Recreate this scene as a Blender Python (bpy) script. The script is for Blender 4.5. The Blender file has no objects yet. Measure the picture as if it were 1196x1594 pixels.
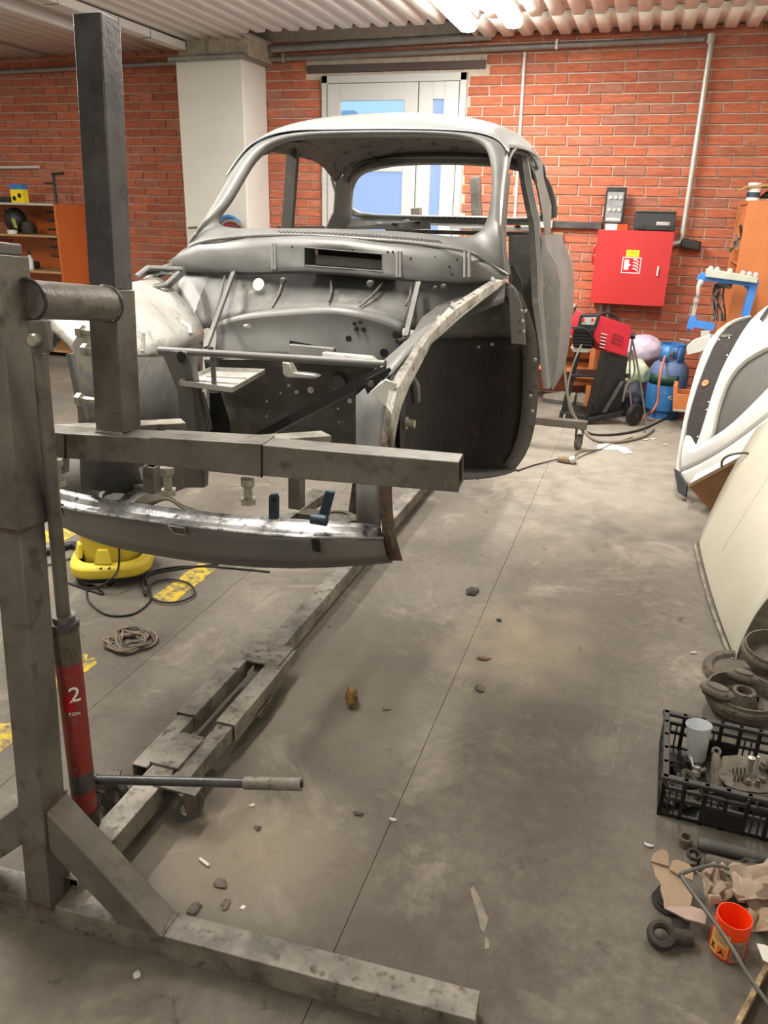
import bpy, bmesh, math, random
from mathutils import Vector, Matrix, noise
random.seed(7)
sc = bpy.context.scene
COL = sc.collection
V = Vector
# ------------------------------------------------------------------ camera, light, exposure
F_, CX, CY, H = 1200.0, 598.0, 797.0, 1.45
def _n(v): return v.normalized()
_dn = _n(V((515-CX, 3900-CY, F_)))
_fw = V((1020-CX, 346-CY, F_)); _fw = _n(_fw-_dn*_dn.dot(_fw))
_rt = _dn.cross(_fw)
ROWS = (_rt, _fw, -_dn)
def ray(px, py):
    c = V((px-CX, py-CY, F_)); return V([r.dot(c) for r in ROWS])
EYE = V((0, 0, H))
cam = bpy.data.objects.new('camera', bpy.data.cameras.new('camera')); COL.objects.link(cam)
cx_, cy_, cz_ = V([r[0] for r in ROWS]), V([r[1] for r in ROWS]), V([r[2] for r in ROWS])
R = Matrix((cx_, -cy_, -cz_)).transposed().to_4x4()
cam.matrix_world = Matrix.Translation(EYE) @ R
cam.data.sensor_fit = 'VERTICAL'; cam.data.sensor_height = 24; cam.data.lens = 24*F_/1594
cam.data.clip_start = .02
sc.camera = cam
w = bpy.data.worlds.new('world'); sc.world = w; w.use_nodes = True
w.node_tree.nodes['Background'].inputs[0].default_value = (.80, .82, .85, 1)
w.node_tree.nodes['Background'].inputs[1].default_value = .22
sc.view_settings.view_transform = 'Standard'; sc.view_settings.look = 'None'
sc.view_settings.exposure = 0.25; sc.view_settings.gamma = 1
sc.view_settings.use_curve_mapping = False

def lin(c): return tuple(((x/255+.055)/1.055)**2.4 if x > 10 else x/255/12.92 for x in c)
# ------------------------------------------------------------------ pixel -> place helpers (camera calibration)
def PY(x, y, Y): r = ray(x, y); return EYE+r*(Y/r.y)
def PX(x, y, X): r = ray(x, y); return EYE+r*(X/r.x)
def PZ(x, y, Z=0.): r = ray(x, y); return EYE+r*((Z-H)/r.z)
def PP(x, y, p, n):
    r = ray(x, y); p = V(p); n = V(n); return EYE+r*((p-EYE).dot(n)/r.dot(n))
CARX, YAW = -1.07, 0.0
def PC(x, y, Y):                       # on a plane across the car at station Y (car is turned a little)
    return PP(x, y, (CARX, Y, 0), (-YAW, 1, 0))
def CAR(u, Y, z): return V((CARX-YAW*(Y-2.2)+u, Y+YAW*u, z))
def uncar(p):
    d = p-V((CARX, 2.2, 0)); k = 1+YAW*YAW
    a = (d.x+YAW*d.y)/k*1.0; return a, d.y-YAW*a+2.2, p.z
def mir(p):
    u, Y, z = uncar(p); return CAR(-u, Y, z)

# ------------------------------------------------------------------ materials
def M(name, c1, c2=None, scale=4, rough=.6, metal=0., bump=0., bscale=60, c3=None, emit=None, estr=0, trans=0, rvar=0, objrand=0, contrast=.2, alpha=1):
    m = bpy.data.materials.new(name); m.use_nodes = True
    nt = m.node_tree; N = nt.nodes; L = nt.links; b = N['Principled BSDF']
    b.inputs['Roughness'].default_value = rough; b.inputs['Metallic'].default_value = metal
    b.inputs['Base Color'].default_value = (*lin(c1), 1)
    tc = N.new('ShaderNodeTexCoord')
    if c2:
        n1 = N.new('ShaderNodeTexNoise'); n1.inputs['Scale'].default_value = scale; n1.inputs['Detail'].default_value = 6
        n1.inputs['Roughness'].default_value = .65
        L.new(tc.outputs['Object'], n1.inputs['Vector'])
        cr = N.new('ShaderNodeValToRGB'); e = cr.color_ramp.elements
        e[0].position = .5-contrast; e[1].position = .5+contrast
        e[0].color = (*lin(c1), 1); e[1].color = (*lin(c2), 1)
        L.new(n1.outputs[0], cr.inputs[0]); src = cr.outputs[0]
        if c3:
            n2 = N.new('ShaderNodeTexNoise'); n2.inputs['Scale'].default_value = scale*4.3; n2.inputs['Detail'].default_value = 8
            L.new(tc.outputs['Object'], n2.inputs['Vector'])
            mr = N.new('ShaderNodeMapRange'); mr.inputs[1].default_value = .56; mr.inputs[2].default_value = .68
            L.new(n2.outputs[0], mr.inputs[0])
            mx = N.new('ShaderNodeMix'); mx.data_type = 'RGBA'; L.new(mr.outputs[0], mx.inputs[0])
            L.new(src, mx.inputs[6]); mx.inputs[7].default_value = (*lin(c3), 1); src = mx.outputs[2]
        L.new(src, b.inputs['Base Color'])
        if rvar:
            mr2 = N.new('ShaderNodeMapRange'); mr2.inputs[1].default_value = .3; mr2.inputs[2].default_value = .7
            mr2.inputs[3].default_value = max(.05, rough-rvar); mr2.inputs[4].default_value = min(1, rough+rvar)
            L.new(n1.outputs[0], mr2.inputs[0]); L.new(mr2.outputs[0], b.inputs['Roughness'])
    if bump:
        n3 = N.new('ShaderNodeTexNoise'); n3.inputs['Scale'].default_value = bscale; n3.inputs['Detail'].default_value = 4
        L.new(tc.outputs['Object'], n3.inputs['Vector'])
        bp = N.new('ShaderNodeBump'); bp.inputs['Strength'].default_value = bump; bp.inputs['Distance'].default_value = .01
        L.new(n3.outputs[0], bp.inputs['Height']); L.new(bp.outputs[0], b.inputs['Normal'])
    if emit:
        b.inputs['Emission Color'].default_value = (*lin(emit), 1); b.inputs['Emission Strength'].default_value = estr
    if trans: b.inputs['Transmission Weight'].default_value = trans
    if alpha < 1: b.inputs['Alpha'].default_value = alpha
    return m
STEEL = M('raw_steel', (88, 84, 79), (132, 127, 119), 5, .42, .4, .15, 90, c3=(92, 84, 78), rvar=.12)
STEEL_D = M('dark_mill_steel', (60, 60, 63), (104, 102, 102), 7, .38, .5, .12, 90, c3=(86, 85, 86), rvar=.12)
STEEL_L = M('dusty_steel', (152, 146, 135), (100, 95, 88), 8, .6, .25, .25, 120, c3=(84, 76, 68), contrast=.13)
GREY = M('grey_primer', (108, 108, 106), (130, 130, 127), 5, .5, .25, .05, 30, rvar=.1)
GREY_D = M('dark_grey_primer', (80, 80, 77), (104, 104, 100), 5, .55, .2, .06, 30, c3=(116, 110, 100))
ROOFM = M('satin_grey_primer', (150, 156, 157), (160, 165, 165), 3, .28, .15, 0)
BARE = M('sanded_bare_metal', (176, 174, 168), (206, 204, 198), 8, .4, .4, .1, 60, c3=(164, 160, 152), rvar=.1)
RAILM = M('ground_rail_metal', (132, 127, 118), (206, 203, 196), 11, .38, .5, .15, 60, c3=(104, 96, 86), contrast=.12)
VALM = M('sanded_apron_metal', (112, 112, 112), (196, 196, 196), 9, .3, .75, .1, 50, c3=(84, 82, 80), rvar=.12)
ROOFIN = M('roof_underside', (92, 90, 86), (112, 110, 105), 4, .7, .1, .1, 60, c3=(60, 56, 52))
BLACKCOAT = M('black_undercoat', (26, 23, 21), (42, 36, 32), 7, .75, 0, .35, 90, c3=(58, 42, 34))
RUSTY = M('rusty_edge', (70, 56, 46), (112, 92, 76), 30, .8, .2, .4, 120, c3=(48, 36, 30))
BLACK = M('black_plastic', (24, 24, 25), (38, 38, 38), 20, .5)
DARKBAR = M('black_painted_bar', (30, 30, 31), (44, 44, 46), 20, .45, .2)
RUBBER = M('grey_rubber', (70, 70, 66), (98, 96, 90), 20, .75)
BLUEBAR = M('dark_blue_steel', (44, 58, 72), (70, 86, 100), 20, .5, .3)
BOLTM = M('zinc_bolt', (156, 152, 138), (184, 180, 166), 30, .4, .6)
WHITEP = M('white_paint', (204, 204, 199), (214, 214, 210), 4, .4)
PLASTER = M('white_plaster', (200, 197, 188), (212, 209, 201), 2, .85, 0, .1, 40)
CONC = M('rough_concrete', (150, 138, 122), (182, 170, 150), 14, .95, 0, .8, 60, c3=(120, 108, 96))
PVC = M('white_pvc', (192, 192, 189), None, rough=.35)
PIPEM = M('grey_pipe', (118, 114, 112), (146, 142, 138), 10, .5, .4)
ORANGEW = M('orange_wood_veneer', (186, 110, 62), (198, 122, 72), 6, .5)
ORANGED = M('orange_laminate', (190, 102, 48), (182, 94, 42), 4, .5)
REDC = M('red_cabinet_paint', (178, 44, 46), (186, 50, 52), 3, .4)
CABLE = M('black_cable', (36, 34, 32), None, rough=.6)
CABLEG = M('grey_cable', (120, 112, 102), None, rough=.6)
YEL = M('yellow_plastic', (226, 204, 66), (214, 190, 60), 6, .5)
BLUEP = M('blue_paint', (38, 104, 172), (56, 124, 190), 8, .5, c3=(90, 130, 170))
BLUEF = M('light_blue_frame', (66, 134, 214), (58, 122, 200), 8, .5)
CARDB = M('brown_cardboard', (168, 146, 122), (150, 128, 106), 8, .9, 0, .1, 40)
DRUM = M('dusty_brown_iron', (86, 79, 70), (116, 107, 95), 16, .8, .15, .3, 90, c3=(70, 62, 54))
IRON = M('dirty_iron', (84, 76, 66), (116, 108, 96), 24, .7, .3, .3, 90, c3=(56, 48, 42))
DARKIRON = M('dark_dirty_iron', (50, 46, 40), (74, 68, 60), 20, .8, .1, .3, 90)
ORNG = M('orange_plastic', (250, 70, 16), None, rough=.35)
DRED = M('red_jack_paint', (150, 44, 42), (128, 48, 44), 14, .5, c3=(120, 82, 72))
HOODM = M('pale_khaki_primer', (164, 160, 143), (176, 172, 156), 3, .5, 0, .03, 30)
PANELW = M('pale_panel_primer', (186, 186, 181), (202, 202, 198), 4, .5)
WHITEF = M('white_label', (236, 236, 232), None, rough=.6)
YLAB = M('yellow_label', (244, 214, 32), None, rough=.6)
BLKINK = M('black_ink', (22, 22, 22), None, rough=.7)
TAN = M('tan_rag', (150, 130, 104), (120, 102, 84), 20, .95, 0, .3, 60)
WOODP = M('raw_wood', (176, 142, 96), (156, 122, 80), 10, .8)
GALV = M('light_grey_metal', (196, 196, 190), (176, 176, 170), 10, .4, .4)

# ------------------------------------------------------------------ mesh builder
class MB:
    def __init__(s): s.v = []; s.f = []
    def add(s, vs, fs):
        o = len(s.v); s.v += [V(p) for p in vs]; s.f += [tuple(i+o for i in f) for f in fs]; return s
    def box(s, c, d, R=None):
        c = V(c); x, y, z = d[0]/2, d[1]/2, d[2]/2
        vs = [V(p) for p in ((-x,-y,-z),(x,-y,-z),(x,y,-z),(-x,y,-z),(-x,-y,z),(x,-y,z),(x,y,z),(-x,y,z))]
        if R is not None: vs = [R @ p for p in vs]
        return s.add([c+p for p in vs], [(0,3,2,1),(4,5,6,7),(0,1,5,4),(1,2,6,5),(2,3,7,6),(3,0,4,7)])
    def hexa(s, v8): return s.add(v8, [(0,3,2,1),(4,5,6,7),(0,1,5,4),(1,2,6,5),(2,3,7,6),(3,0,4,7)])
    def prism(s, poly, t):
        poly = [V(p) for p in poly]; n = len(poly); t = V(t)
        return s.add(poly+[p+t for p in poly], [tuple(range(n-1,-1,-1)), tuple(range(n, 2*n))]+[(i,(i+1)%n,(i+1)%n+n,i+n) for i in range(n)])
    def grid(s, rows, closed=False):
        n = len(rows[0]); m = len(rows); vs = [p for r in rows for p in r]; fs = []
        for i in range(m-1):
            for j in range(n if closed else n-1):
                k = (j+1) % n; fs.append((i*n+j, i*n+k, (i+1)*n+k, (i+1)*n+j))
        return s.add(vs, fs)
    def tube(s, pts, r, n=8, caps=True, smooth=0):
        pts = [V(p) for p in pts]
        if smooth:
            if isinstance(r, (list, tuple)):
                m_ = len(pts)-1; q_ = m_*smooth; r = [r[min(m_, int(k/smooth))]*(1-(k/smooth)%1)+r[min(m_, int(k/smooth)+1)]*((k/smooth)%1) for k in range(q_+1)]
            pts = catmull(pts, smooth)
        rs = r if isinstance(r, (list, tuple)) else [r]*len(pts)
        rows = []; up = None
        for i, p in enumerate(pts):
            d = (pts[min(i+1, len(pts)-1)]-pts[max(i-1, 0)]).normalized()
            if up is None: up = d.orthogonal().normalized()
            up = (up-d*up.dot(d)).normalized(); q = d.cross(up)
            rows.append([p+(up*math.cos(a)+q*math.sin(a))*rs[i] for a in [2*math.pi*k/n for k in range(n)]])
        o = len(s.v); s.grid(rows, True)
        if caps:
            s.f.append(tuple(o+k for k in range(n-1, -1, -1))); e = o+n*(len(pts)-1); s.f.append(tuple(e+k for k in range(n)))
        return s
    def lathe(s, prof, c, n=20, A=None, cap=True):
        c = V(c); rows = []
        for r, z in prof:
            row = [V((r*math.cos(2*math.pi*k/n), r*math.sin(2*math.pi*k/n), z)) for k in range(n)]
            if A is not None: row = [A @ p for p in row]
            rows.append([c+p for p in row])
        o = len(s.v); s.grid(rows, True)
        if prof[0] == prof[-1]: cap = False
        if cap and prof[0][0] > 1e-4: s.f.append(tuple(o+k for k in range(n-1, -1, -1)))
        if cap and prof[-1][0] > 1e-4: e = o+n*(len(prof)-1); s.f.append(tuple(e+k for k in range(n)))
        return s
    def sq(s, p0, p1, w, h, up=(0,0,1), wall=0.004, hollow=True):
        """rectangular tube p0-p1, open at both ends when hollow"""
        p0 = V(p0); p1 = V(p1); d = (p1-p0).normalized(); u = V(up); u = (u-d*u.dot(d)).normalized(); q = d.cross(u)
        def ring(p, w, h): return [p+q*a*w/2+u*b*h/2 for a, b in ((-1,-1),(1,-1),(1,1),(-1,1))]
        if not hollow: return s.hexa(ring(p0, w, h)+ring(p1, w, h))
        a, b = ring(p0, w, h), ring(p1, w, h); ai, bi = ring(p0, w-2*wall, h-2*wall), ring(p1, w-2*wall, h-2*wall)
        rows = [a, b, bi, ai]; n = 4; o = len(s.v)
        s.v += [p for r in rows for p in r]
        for i in range(4):
            for j in range(4):
                k = (j+1) % 4; ii = (i+1) % 4
                s.f.append((o+i*4+j, o+ii*4+j, o+ii*4+k, o+i*4+k))
        return s
    def build(s, name, mat, parent=None, sub=0, solid=0, bev=0, ang=35, kind=None, label=None, soff=0, grp=None):
        me = bpy.data.meshes.new(name); me.from_pydata([tuple(p) for p in s.v], [], s.f)
        bm = bmesh.new(); bm.from_mesh(me)
        if sub or solid: bmesh.ops.remove_doubles(bm, verts=bm.verts, dist=1e-5)
        bmesh.ops.recalc_face_normals(bm, faces=bm.faces)
        for f in bm.faces: f.smooth = True
        for e in bm.edges:
            if len(e.link_faces) == 2 and e.calc_face_angle(0) > math.radians(ang): e.smooth = False
        bm.to_mesh(me); bm.free()
        me.materials.append(mat)
        o = bpy.data.objects.new(name, me); COL.objects.link(o)
        if parent is not None:
            o.parent = parent
            off = V((0, 0, 0)); q = parent
            while q is not None: off += q.location; q = q.parent
            o.location = -off
        if sub:
            md = o.modifiers.new('s', 'SUBSURF'); md.levels = md.render_levels = sub; md.boundary_smooth = 'PRESERVE_CORNERS'
        if solid:
            md = o.modifiers.new('t', 'SOLIDIFY'); md.thickness = solid; md.offset = soff
        if bev:
            md = o.modifiers.new('b', 'BEVEL'); md.width = bev; md.segments = 2; md.limit_method = 'ANGLE'
        if kind: o['kind'] = kind
        if label: o['label'] = label
        return o
def catmull(pts, k, closed=False):
    out = []; n = len(pts)
    rng = range(n if closed else n-1)
    for i in rng:
        g = (lambda j: pts[j % n]) if closed else (lambda j: pts[max(0, min(n-1, j))])
        a, b, c, d = g(i-1), g(i), g(i+1), g(i+2)
        for t in range(k):
            t = t/k
            out.append(.5*((2*b)+(c-a)*t+(2*a-5*b+4*c-d)*t*t+(3*b-a-3*c+d)*t**3))
    if not closed: out.append(pts[-1])
    return out
def SN(o, x, y, lift=.001):
    bpy.context.view_layer.update()
    ob = o.evaluated_get(bpy.context.evaluated_depsgraph_get()); mi = ob.matrix_world.inverted()
    d = ray(x, y).normalized(); a = mi @ EYE; hit, p, n, i = ob.ray_cast(a, (mi @ (EYE+d))-a)
    if not hit: return None, None
    p = ob.matrix_world @ p
    if n.dot(d) > 0: n = -n
    return p+n*lift, n
def thing(name, loc, label, cat, group=None):
    o = bpy.data.objects.new(name, None); COL.objects.link(o); o.empty_display_size = .05
    o.location = loc; o['label'] = label; o['category'] = cat
    if group: o['group'] = group
    return o
def tag(o, label, cat, group=None):
    o['label'] = label; o['category'] = cat
    if group: o['group'] = group
    return o
def struct(name, loc=(0,0,0)):
    o = bpy.data.objects.new(name, None); COL.objects.link(o); o.location = loc; o['kind'] = 'structure'; return o
def text(body, name, size, mat, loc, xdir, ydir, parent, depth=.0006, align='CENTER'):
    cu = bpy.data.curves.new(name, 'FONT'); cu.body = body; cu.size = size; cu.extrude = depth
    cu.align_x = align; cu.align_y = 'CENTER'
    t = bpy.data.objects.new(name+'_c', cu); COL.objects.link(t)
    bpy.context.view_layer.update()
    me = bpy.data.meshes.new_from_object(t.evaluated_get(bpy.context.evaluated_depsgraph_get()))
    bpy.data.objects.remove(t)
    x = V(xdir).normalized(); y = V(ydir); y = (y-x*y.dot(x)).normalized(); z = x.cross(y)
    me.transform(Matrix.Translation(V(loc)) @ Matrix((x, y, z)).transposed().to_4x4())
    me.materials.clear(); me.materials.append(mat)
    o = bpy.data.objects.new(name, me); COL.objects.link(o); o.parent = parent
    off = V((0,0,0)); q = parent
    while q is not None: off += q.location; q = q.parent
    o.location = -off; return o

WY = 6.95      # back wall plane
# ================================================================== SETTING
# ---- floor: slabs with open joints
def floor_mat():
    m = bpy.data.materials.new('worn_concrete_floor'); m.use_nodes = True
    nt = m.node_tree; N = nt.nodes; L = nt.links; b = N['Principled BSDF']; b.inputs['Roughness'].default_value = .78
    tc = N.new('ShaderNodeTexCoord')
    def nz(s, d=6, r=.6, dist=0):
        n = N.new('ShaderNodeTexNoise'); n.inputs['Scale'].default_value = s; n.inputs['Detail'].default_value = d
        n.inputs['Roughness'].default_value = r; n.inputs['Distortion'].default_value = dist
        L.new(tc.outputs['Object'], n.inputs['Vector']); return n.outputs[0]
    def rmp(src, a, b_, ca, cb):
        cr = N.new('ShaderNodeValToRGB'); e = cr.color_ramp.elements; e[0].position = a; e[1].position = b_
        e[0].color = (*ca, 1); e[1].color = (*cb, 1); L.new(src, cr.inputs[0]); return cr.outputs[0]
    def mix(f, a, b_, mode='MIX'):
        x = N.new('ShaderNodeMix'); x.data_type = 'RGBA'; x.blend_type = mode
        if isinstance(f, float): x.inputs[0].default_value = f
        else: L.new(f, x.inputs[0])
        for k, q in ((6, a), (7, b_)):
            if isinstance(q, tuple): x.inputs[k].default_value = (*q, 1)
            else: L.new(q, x.inputs[k])
        return x.outputs[2]
    base = rmp(nz(1.1, 5, .55, .4), .36, .66, lin((94, 88, 79)), lin((128, 121, 109)))
    fine = rmp(nz(28, 8, .7), .3, .7, (.78, .78, .78), (1.12, 1.12, 1.12))
    c = mix(1.0, base, fine, 'MULTIPLY')
    spots = rmp(nz(9, 4, .7, 1.), .64, .74, (0, 0, 0), (1, 1, 1)); c = mix(spots, c, lin((60, 54, 48)))
    dust = rmp(nz(2.3, 9, .75, .8), .54, .72, (0, 0, 0), (1, 1, 1)); c = mix(dust, c, lin((156, 148, 134)))
    def blob(x, y, rx, ry, col, amt):
        nonlocal c
        mp = N.new('ShaderNodeMapping'); L.new(tc.outputs['Object'], mp.inputs[0])
        mp.inputs['Location'].default_value = (-x/rx, -y/ry, 0); mp.inputs['Scale'].default_value = (1/rx, 1/ry, 0)
        ln = N.new('ShaderNodeVectorMath'); ln.operation = 'LENGTH'; L.new(mp.outputs[0], ln.inputs[0])
        ad = N.new('ShaderNodeMath'); ad.operation = 'MULTIPLY_ADD'; L.new(nz(7, 8, .75), ad.inputs[0]); ad.inputs[1].default_value = 2.2; L.new(ln.outputs['Value'], ad.inputs[2])
        mr = N.new('ShaderNodeMapRange'); mr.inputs[1].default_value = 2.15; mr.inputs[2].default_value = 1.15; mr.inputs[3].default_value = 0; mr.inputs[4].default_value = amt
        L.new(ad.outputs[0], mr.inputs[0]); c = mix(mr.outputs[0], c, lin(col))
    blob(-.72, 1.28, .34, .26, (158, 146, 126), .75)     # sanding dust by the stand
    blob(-.28, 2.5, .30, .42, (164, 152, 128), .65)       # dust on the walkway
    blob(-.75, 1.95, .4, .5, (134, 126, 112), .5)
    blob(0.0, 1.7, .55, .55, (84, 75, 68), .6)           # darker patch
    blob(-.25, 1.15, .7, .28, (76, 69, 62), .7)
    blob(-.1, 5.1, 1.0, 1.6, (164, 158, 146), .7)
    blob(-1.6, 2.05, .5, .25, (98, 88, 80), .5)
    L.new(c, b.inputs['Base Color'])
    bp = N.new('ShaderNodeBump'); bp.inputs['Strength'].default_value = .35; bp.inputs['Distance'].default_value = .006
    L.new(nz(36, 8, .7), bp.inputs['Height'])
    bp2 = N.new('ShaderNodeBump'); bp2.inputs['Strength'].default_value = .3; bp2.inputs['Distance'].default_value = .03
    L.new(nz(3.2, 4, .6), bp2.inputs['Height']); L.new(bp.outputs[0], bp2.inputs['Normal']); L.new(bp2.outputs[0], b.inputs['Normal'])
    return m
FLOORM = floor_mat()
JOINT = M('dark_joint_fill', (72, 65, 57), (86, 78, 69), 20, .95)
fl = MB().box((-3., 2.5, -.06), (9., 9.4, .10)).build('floor', JOINT); fl['kind'] = 'structure'
xs = [-7.3, -3.9, -1.455, -.435, 1.35]; ys = [-2., 1.0, 3.77, 6.95]
for i in range(4):
    for j in range(3):
        if j == 0 and i != 9: pass
        g = .0009
        a, b_, c, d = xs[i]+g, xs[i+1]-g, ys[j]+(g if j != 1 else 0), ys[j+1]-(g if j != 0 else 0)
        MB().box(((a+b_)/2, (c+d)/2, -.025), (b_-a, d-c, .05)).build('concrete_slab', FLOORM, fl)
# ---- walls
MORTAR = M('pale_mortar', (206, 196, 180), (180, 164, 146), 18, .95, 0, .5, 80)
def brick_mat():
    m = bpy.data.materials.new('red_brick'); m.use_nodes = True
    nt = m.node_tree; N = nt.nodes; L = nt.links; b = N['Principled BSDF']; b.inputs['Roughness'].default_value = .88
    oi = N.new('ShaderNodeObjectInfo'); ge = N.new('ShaderNodeNewGeometry')
    ad = N.new('ShaderNodeMath'); ad.operation = 'ADD'; L.new(oi.outputs['Random'], ad.inputs[0]); L.new(ge.outputs['Random Per Island'], ad.inputs[1])
    fr = N.new('ShaderNodeMath'); fr.operation = 'FRACT'; L.new(ad.outputs[0], fr.inputs[0])
    cr = N.new('ShaderNodeValToRGB'); L.new(fr.outputs[0], cr.inputs[0]); e = cr.color_ramp.elements
    e[0].color = (*lin((172, 96, 72)), 1); e[1].color = (*lin((198, 120, 90)), 1)
    for p, c in ((.3, (190, 108, 78)), (.55, (194, 110, 80)), (.75, (180, 100, 72)), (.9, (168, 112, 92))):
        x = e.new(p); x.color = (*lin(c), 1)
    mp = N.new('ShaderNodeMapping'); mp.inputs['Scale'].default_value = (7, 7, 30); L.new(ge.outputs['Position'], mp.inputs[0])
    n = N.new('ShaderNodeTexNoise'); n.inputs['Scale'].default_value = 1.4; n.inputs['Detail'].default_value = 8; n.inputs['Roughness'].default_value = .7; n.inputs['Distortion'].default_value = .8
    L.new(mp.outputs[0], n.inputs['Vector'])
    c2 = N.new('ShaderNodeValToRGB'); q = c2.color_ramp.elements; q[0].position = .3; q[1].position = .75
    q[0].color = (.60, .58, .56, 1); q[1].color = (1.22, 1.25, 1.3, 1); L.new(n.outputs[0], c2.inputs[0])
    mx = N.new('ShaderNodeMix'); mx.data_type = 'RGBA'; mx.blend_type = 'MULTIPLY'; mx.inputs[0].default_value = 1
    L.new(cr.outputs[0], mx.inputs[6]); L.new(c2.outputs[0], mx.inputs[7]); L.new(mx.outputs[2], b.inputs['Base Color'])
    bp = N.new('ShaderNodeBump'); bp.inputs['Strength'].default_value = .8; bp.inputs['Distance'].default_value = .008
    L.new(n.outputs[0], bp.inputs['Height']); L.new(bp.outputs[0], b.inputs['Normal'])
    return m
BRICK = brick_mat()
wb = MB()
dx0, dx1, dz1 = -2.87, -1.60, 2.535
# wall slab with a hole for the door
wb.box(((-7.3+dx0)/2, WY+.09, 1.5), (dx0+7.3, .16, 3.0)).box(((dx1+1.35)/2, WY+.09, 1.5), (1.35-dx1, .16, 3.0)).box(((dx0+dx1)/2, WY+.09, (dz1+3)/2), (dx1-dx0, .16, 3-dz1))
wall = wb.build('wall_back', MORTAR); wall['kind'] = 'structure'
PL, PH, BL, BH = .262, .0735, .250, .0635
def brick_mb(cx, cz, L_, seed, mb=None, y=WY):
    rr = random.Random(seed); mb = mb or MB()
    x, z = L_/2, BH/2; j = lambda s=.0016: rr.uniform(-s, s)
    yb = y+.012; yf = y-.004+j(.0025); b = .003
    vs = [(cx-x, yb, cz-z), (cx+x, yb, cz-z), (cx+x, yb, cz+z), (cx-x, yb, cz+z)]
    vs += [(cx-x+j(), yf+b, cz-z+j()), (cx+x+j(), yf+b, cz-z+j()), (cx+x+j(), yf+b, cz+z+j()), (cx-x+j(), yf+b, cz+z+j())]
    vs += [(cx-x+b+j(), yf+j(.001), cz-z+b), (cx+x-b+j(), yf+j(.001), cz-z+b), (cx+x-b+j(), yf+j(.001), cz+z-b), (cx-x+b+j(), yf+j(.001), cz+z-b)]
    fs = [(8,9,10,11)]
    for o in (0, 4):
        for k in range(4): fs.append((o+k, o+(k+1)%4, o+4+(k+1)%4, o+4+k))
    return mb.add(vs, fs)
cells = []
for r in range(38):
    cz = .012+PH*(r+.5); off = (r % 2)*PL/2+((r*7) % 5-2)*.012
    k = -28
    while True:
        cx = off+k*PL; k += 1
        if cx-BL/2 > 1.34: break
        if cx+BL/2 < -7.2: continue
        a, b_ = max(cx-BL/2, -7.2), min(cx+BL/2, 1.345)
        if cz-BH/2 < dz1+.003:
            if b_ > dx0-.01 and a < dx0: b_ = dx0-.01
            if a < dx1+.01 and b_ > dx1: a = dx1+.01
            if a >= dx0-.011 and b_ <= dx1+.011: continue
        if 2.535 < cz < 2.625 and b_ > -3.02 and a < -1.46:      # lintel
            if a < -3.03: b_ = min(b_, -3.03)
            elif b_ > -1.45: a = max(a, -1.45)
            else: continue
        if b_-a < .03: continue
        cells.append(((a+b_)/2, cz, b_-a))
def in_view(x, z):
    d = V((x, WY, z))-EYE; c = sum((ROWS[i]*d[i] for i in range(3)), V((0,0,0)))
    u, v = CX+F_*c.x/c.z, CY+F_*c.y/c.z
    if not (-10 < u < 1206 and -10 < v < 1604): return 1e9
    hid = (u < 885 and v > 445) or (272 < u < 414) or (300 < u < 780 and v > 372) or (925 < u < 1040 and 362 < v < 470) or (u > 1158 and v > 312) or v > 640
    return 1e9 if hid else c.z
cells.sort(key=lambda c: (in_view(c[0], c[1])))
protos = {}
rest = MB()
for i, (cx, cz, L_) in enumerate(cells):
    if i < 300:
        if abs(L_-BL) < 1e-4:
            v = i % 6
            if v not in protos:
                o = brick_mb(0, 0, BL, 100+v).build('brick', BRICK, wall); protos[v] = o; o.location = (cx, 0, cz)
            else:
                o = protos[v].copy(); COL.objects.link(o); o.location = (cx, 0, cz)
        else: brick_mb(cx, cz, L_, i).build('brick', BRICK, wall)
    else: brick_mb(cx, cz, L_, i, rest)
rest.build('brick', BRICK, wall, kind='stuff')
wr = MB().box((1.43, 2.5, 1.5), (.16, 9.2, 3.0)).build('wall_right', PLASTER); wr['kind'] = 'structure'
wl = MB().box((-7.38, 2.5, 1.5), (.16, 9.2, 3.0)).build('wall_left', PLASTER); wl['kind'] = 'structure'
wf = MB().box((-3., -2.06, 1.5), (9., .12, 3.0)).build('wall_front', PLASTER); wf['kind'] = 'structure'
# column
cb = struct('trim_1', (-3.715, 6.72, 0))
MB().box((-3.715, 6.725, 1.315), (.63, .44, 2.63)).build('column_shaft', PLASTER, cb, bev=.012)
hd = MB()
for k in range(7):
    x = -4.0+k*.095
    hd.box((x+.045, 6.735+random.uniform(-.008, .008), 2.715), (.1, .44+random.uniform(-.02, .01), .17))
hd.build('column_head', CONC, cb, bev=.01)
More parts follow.
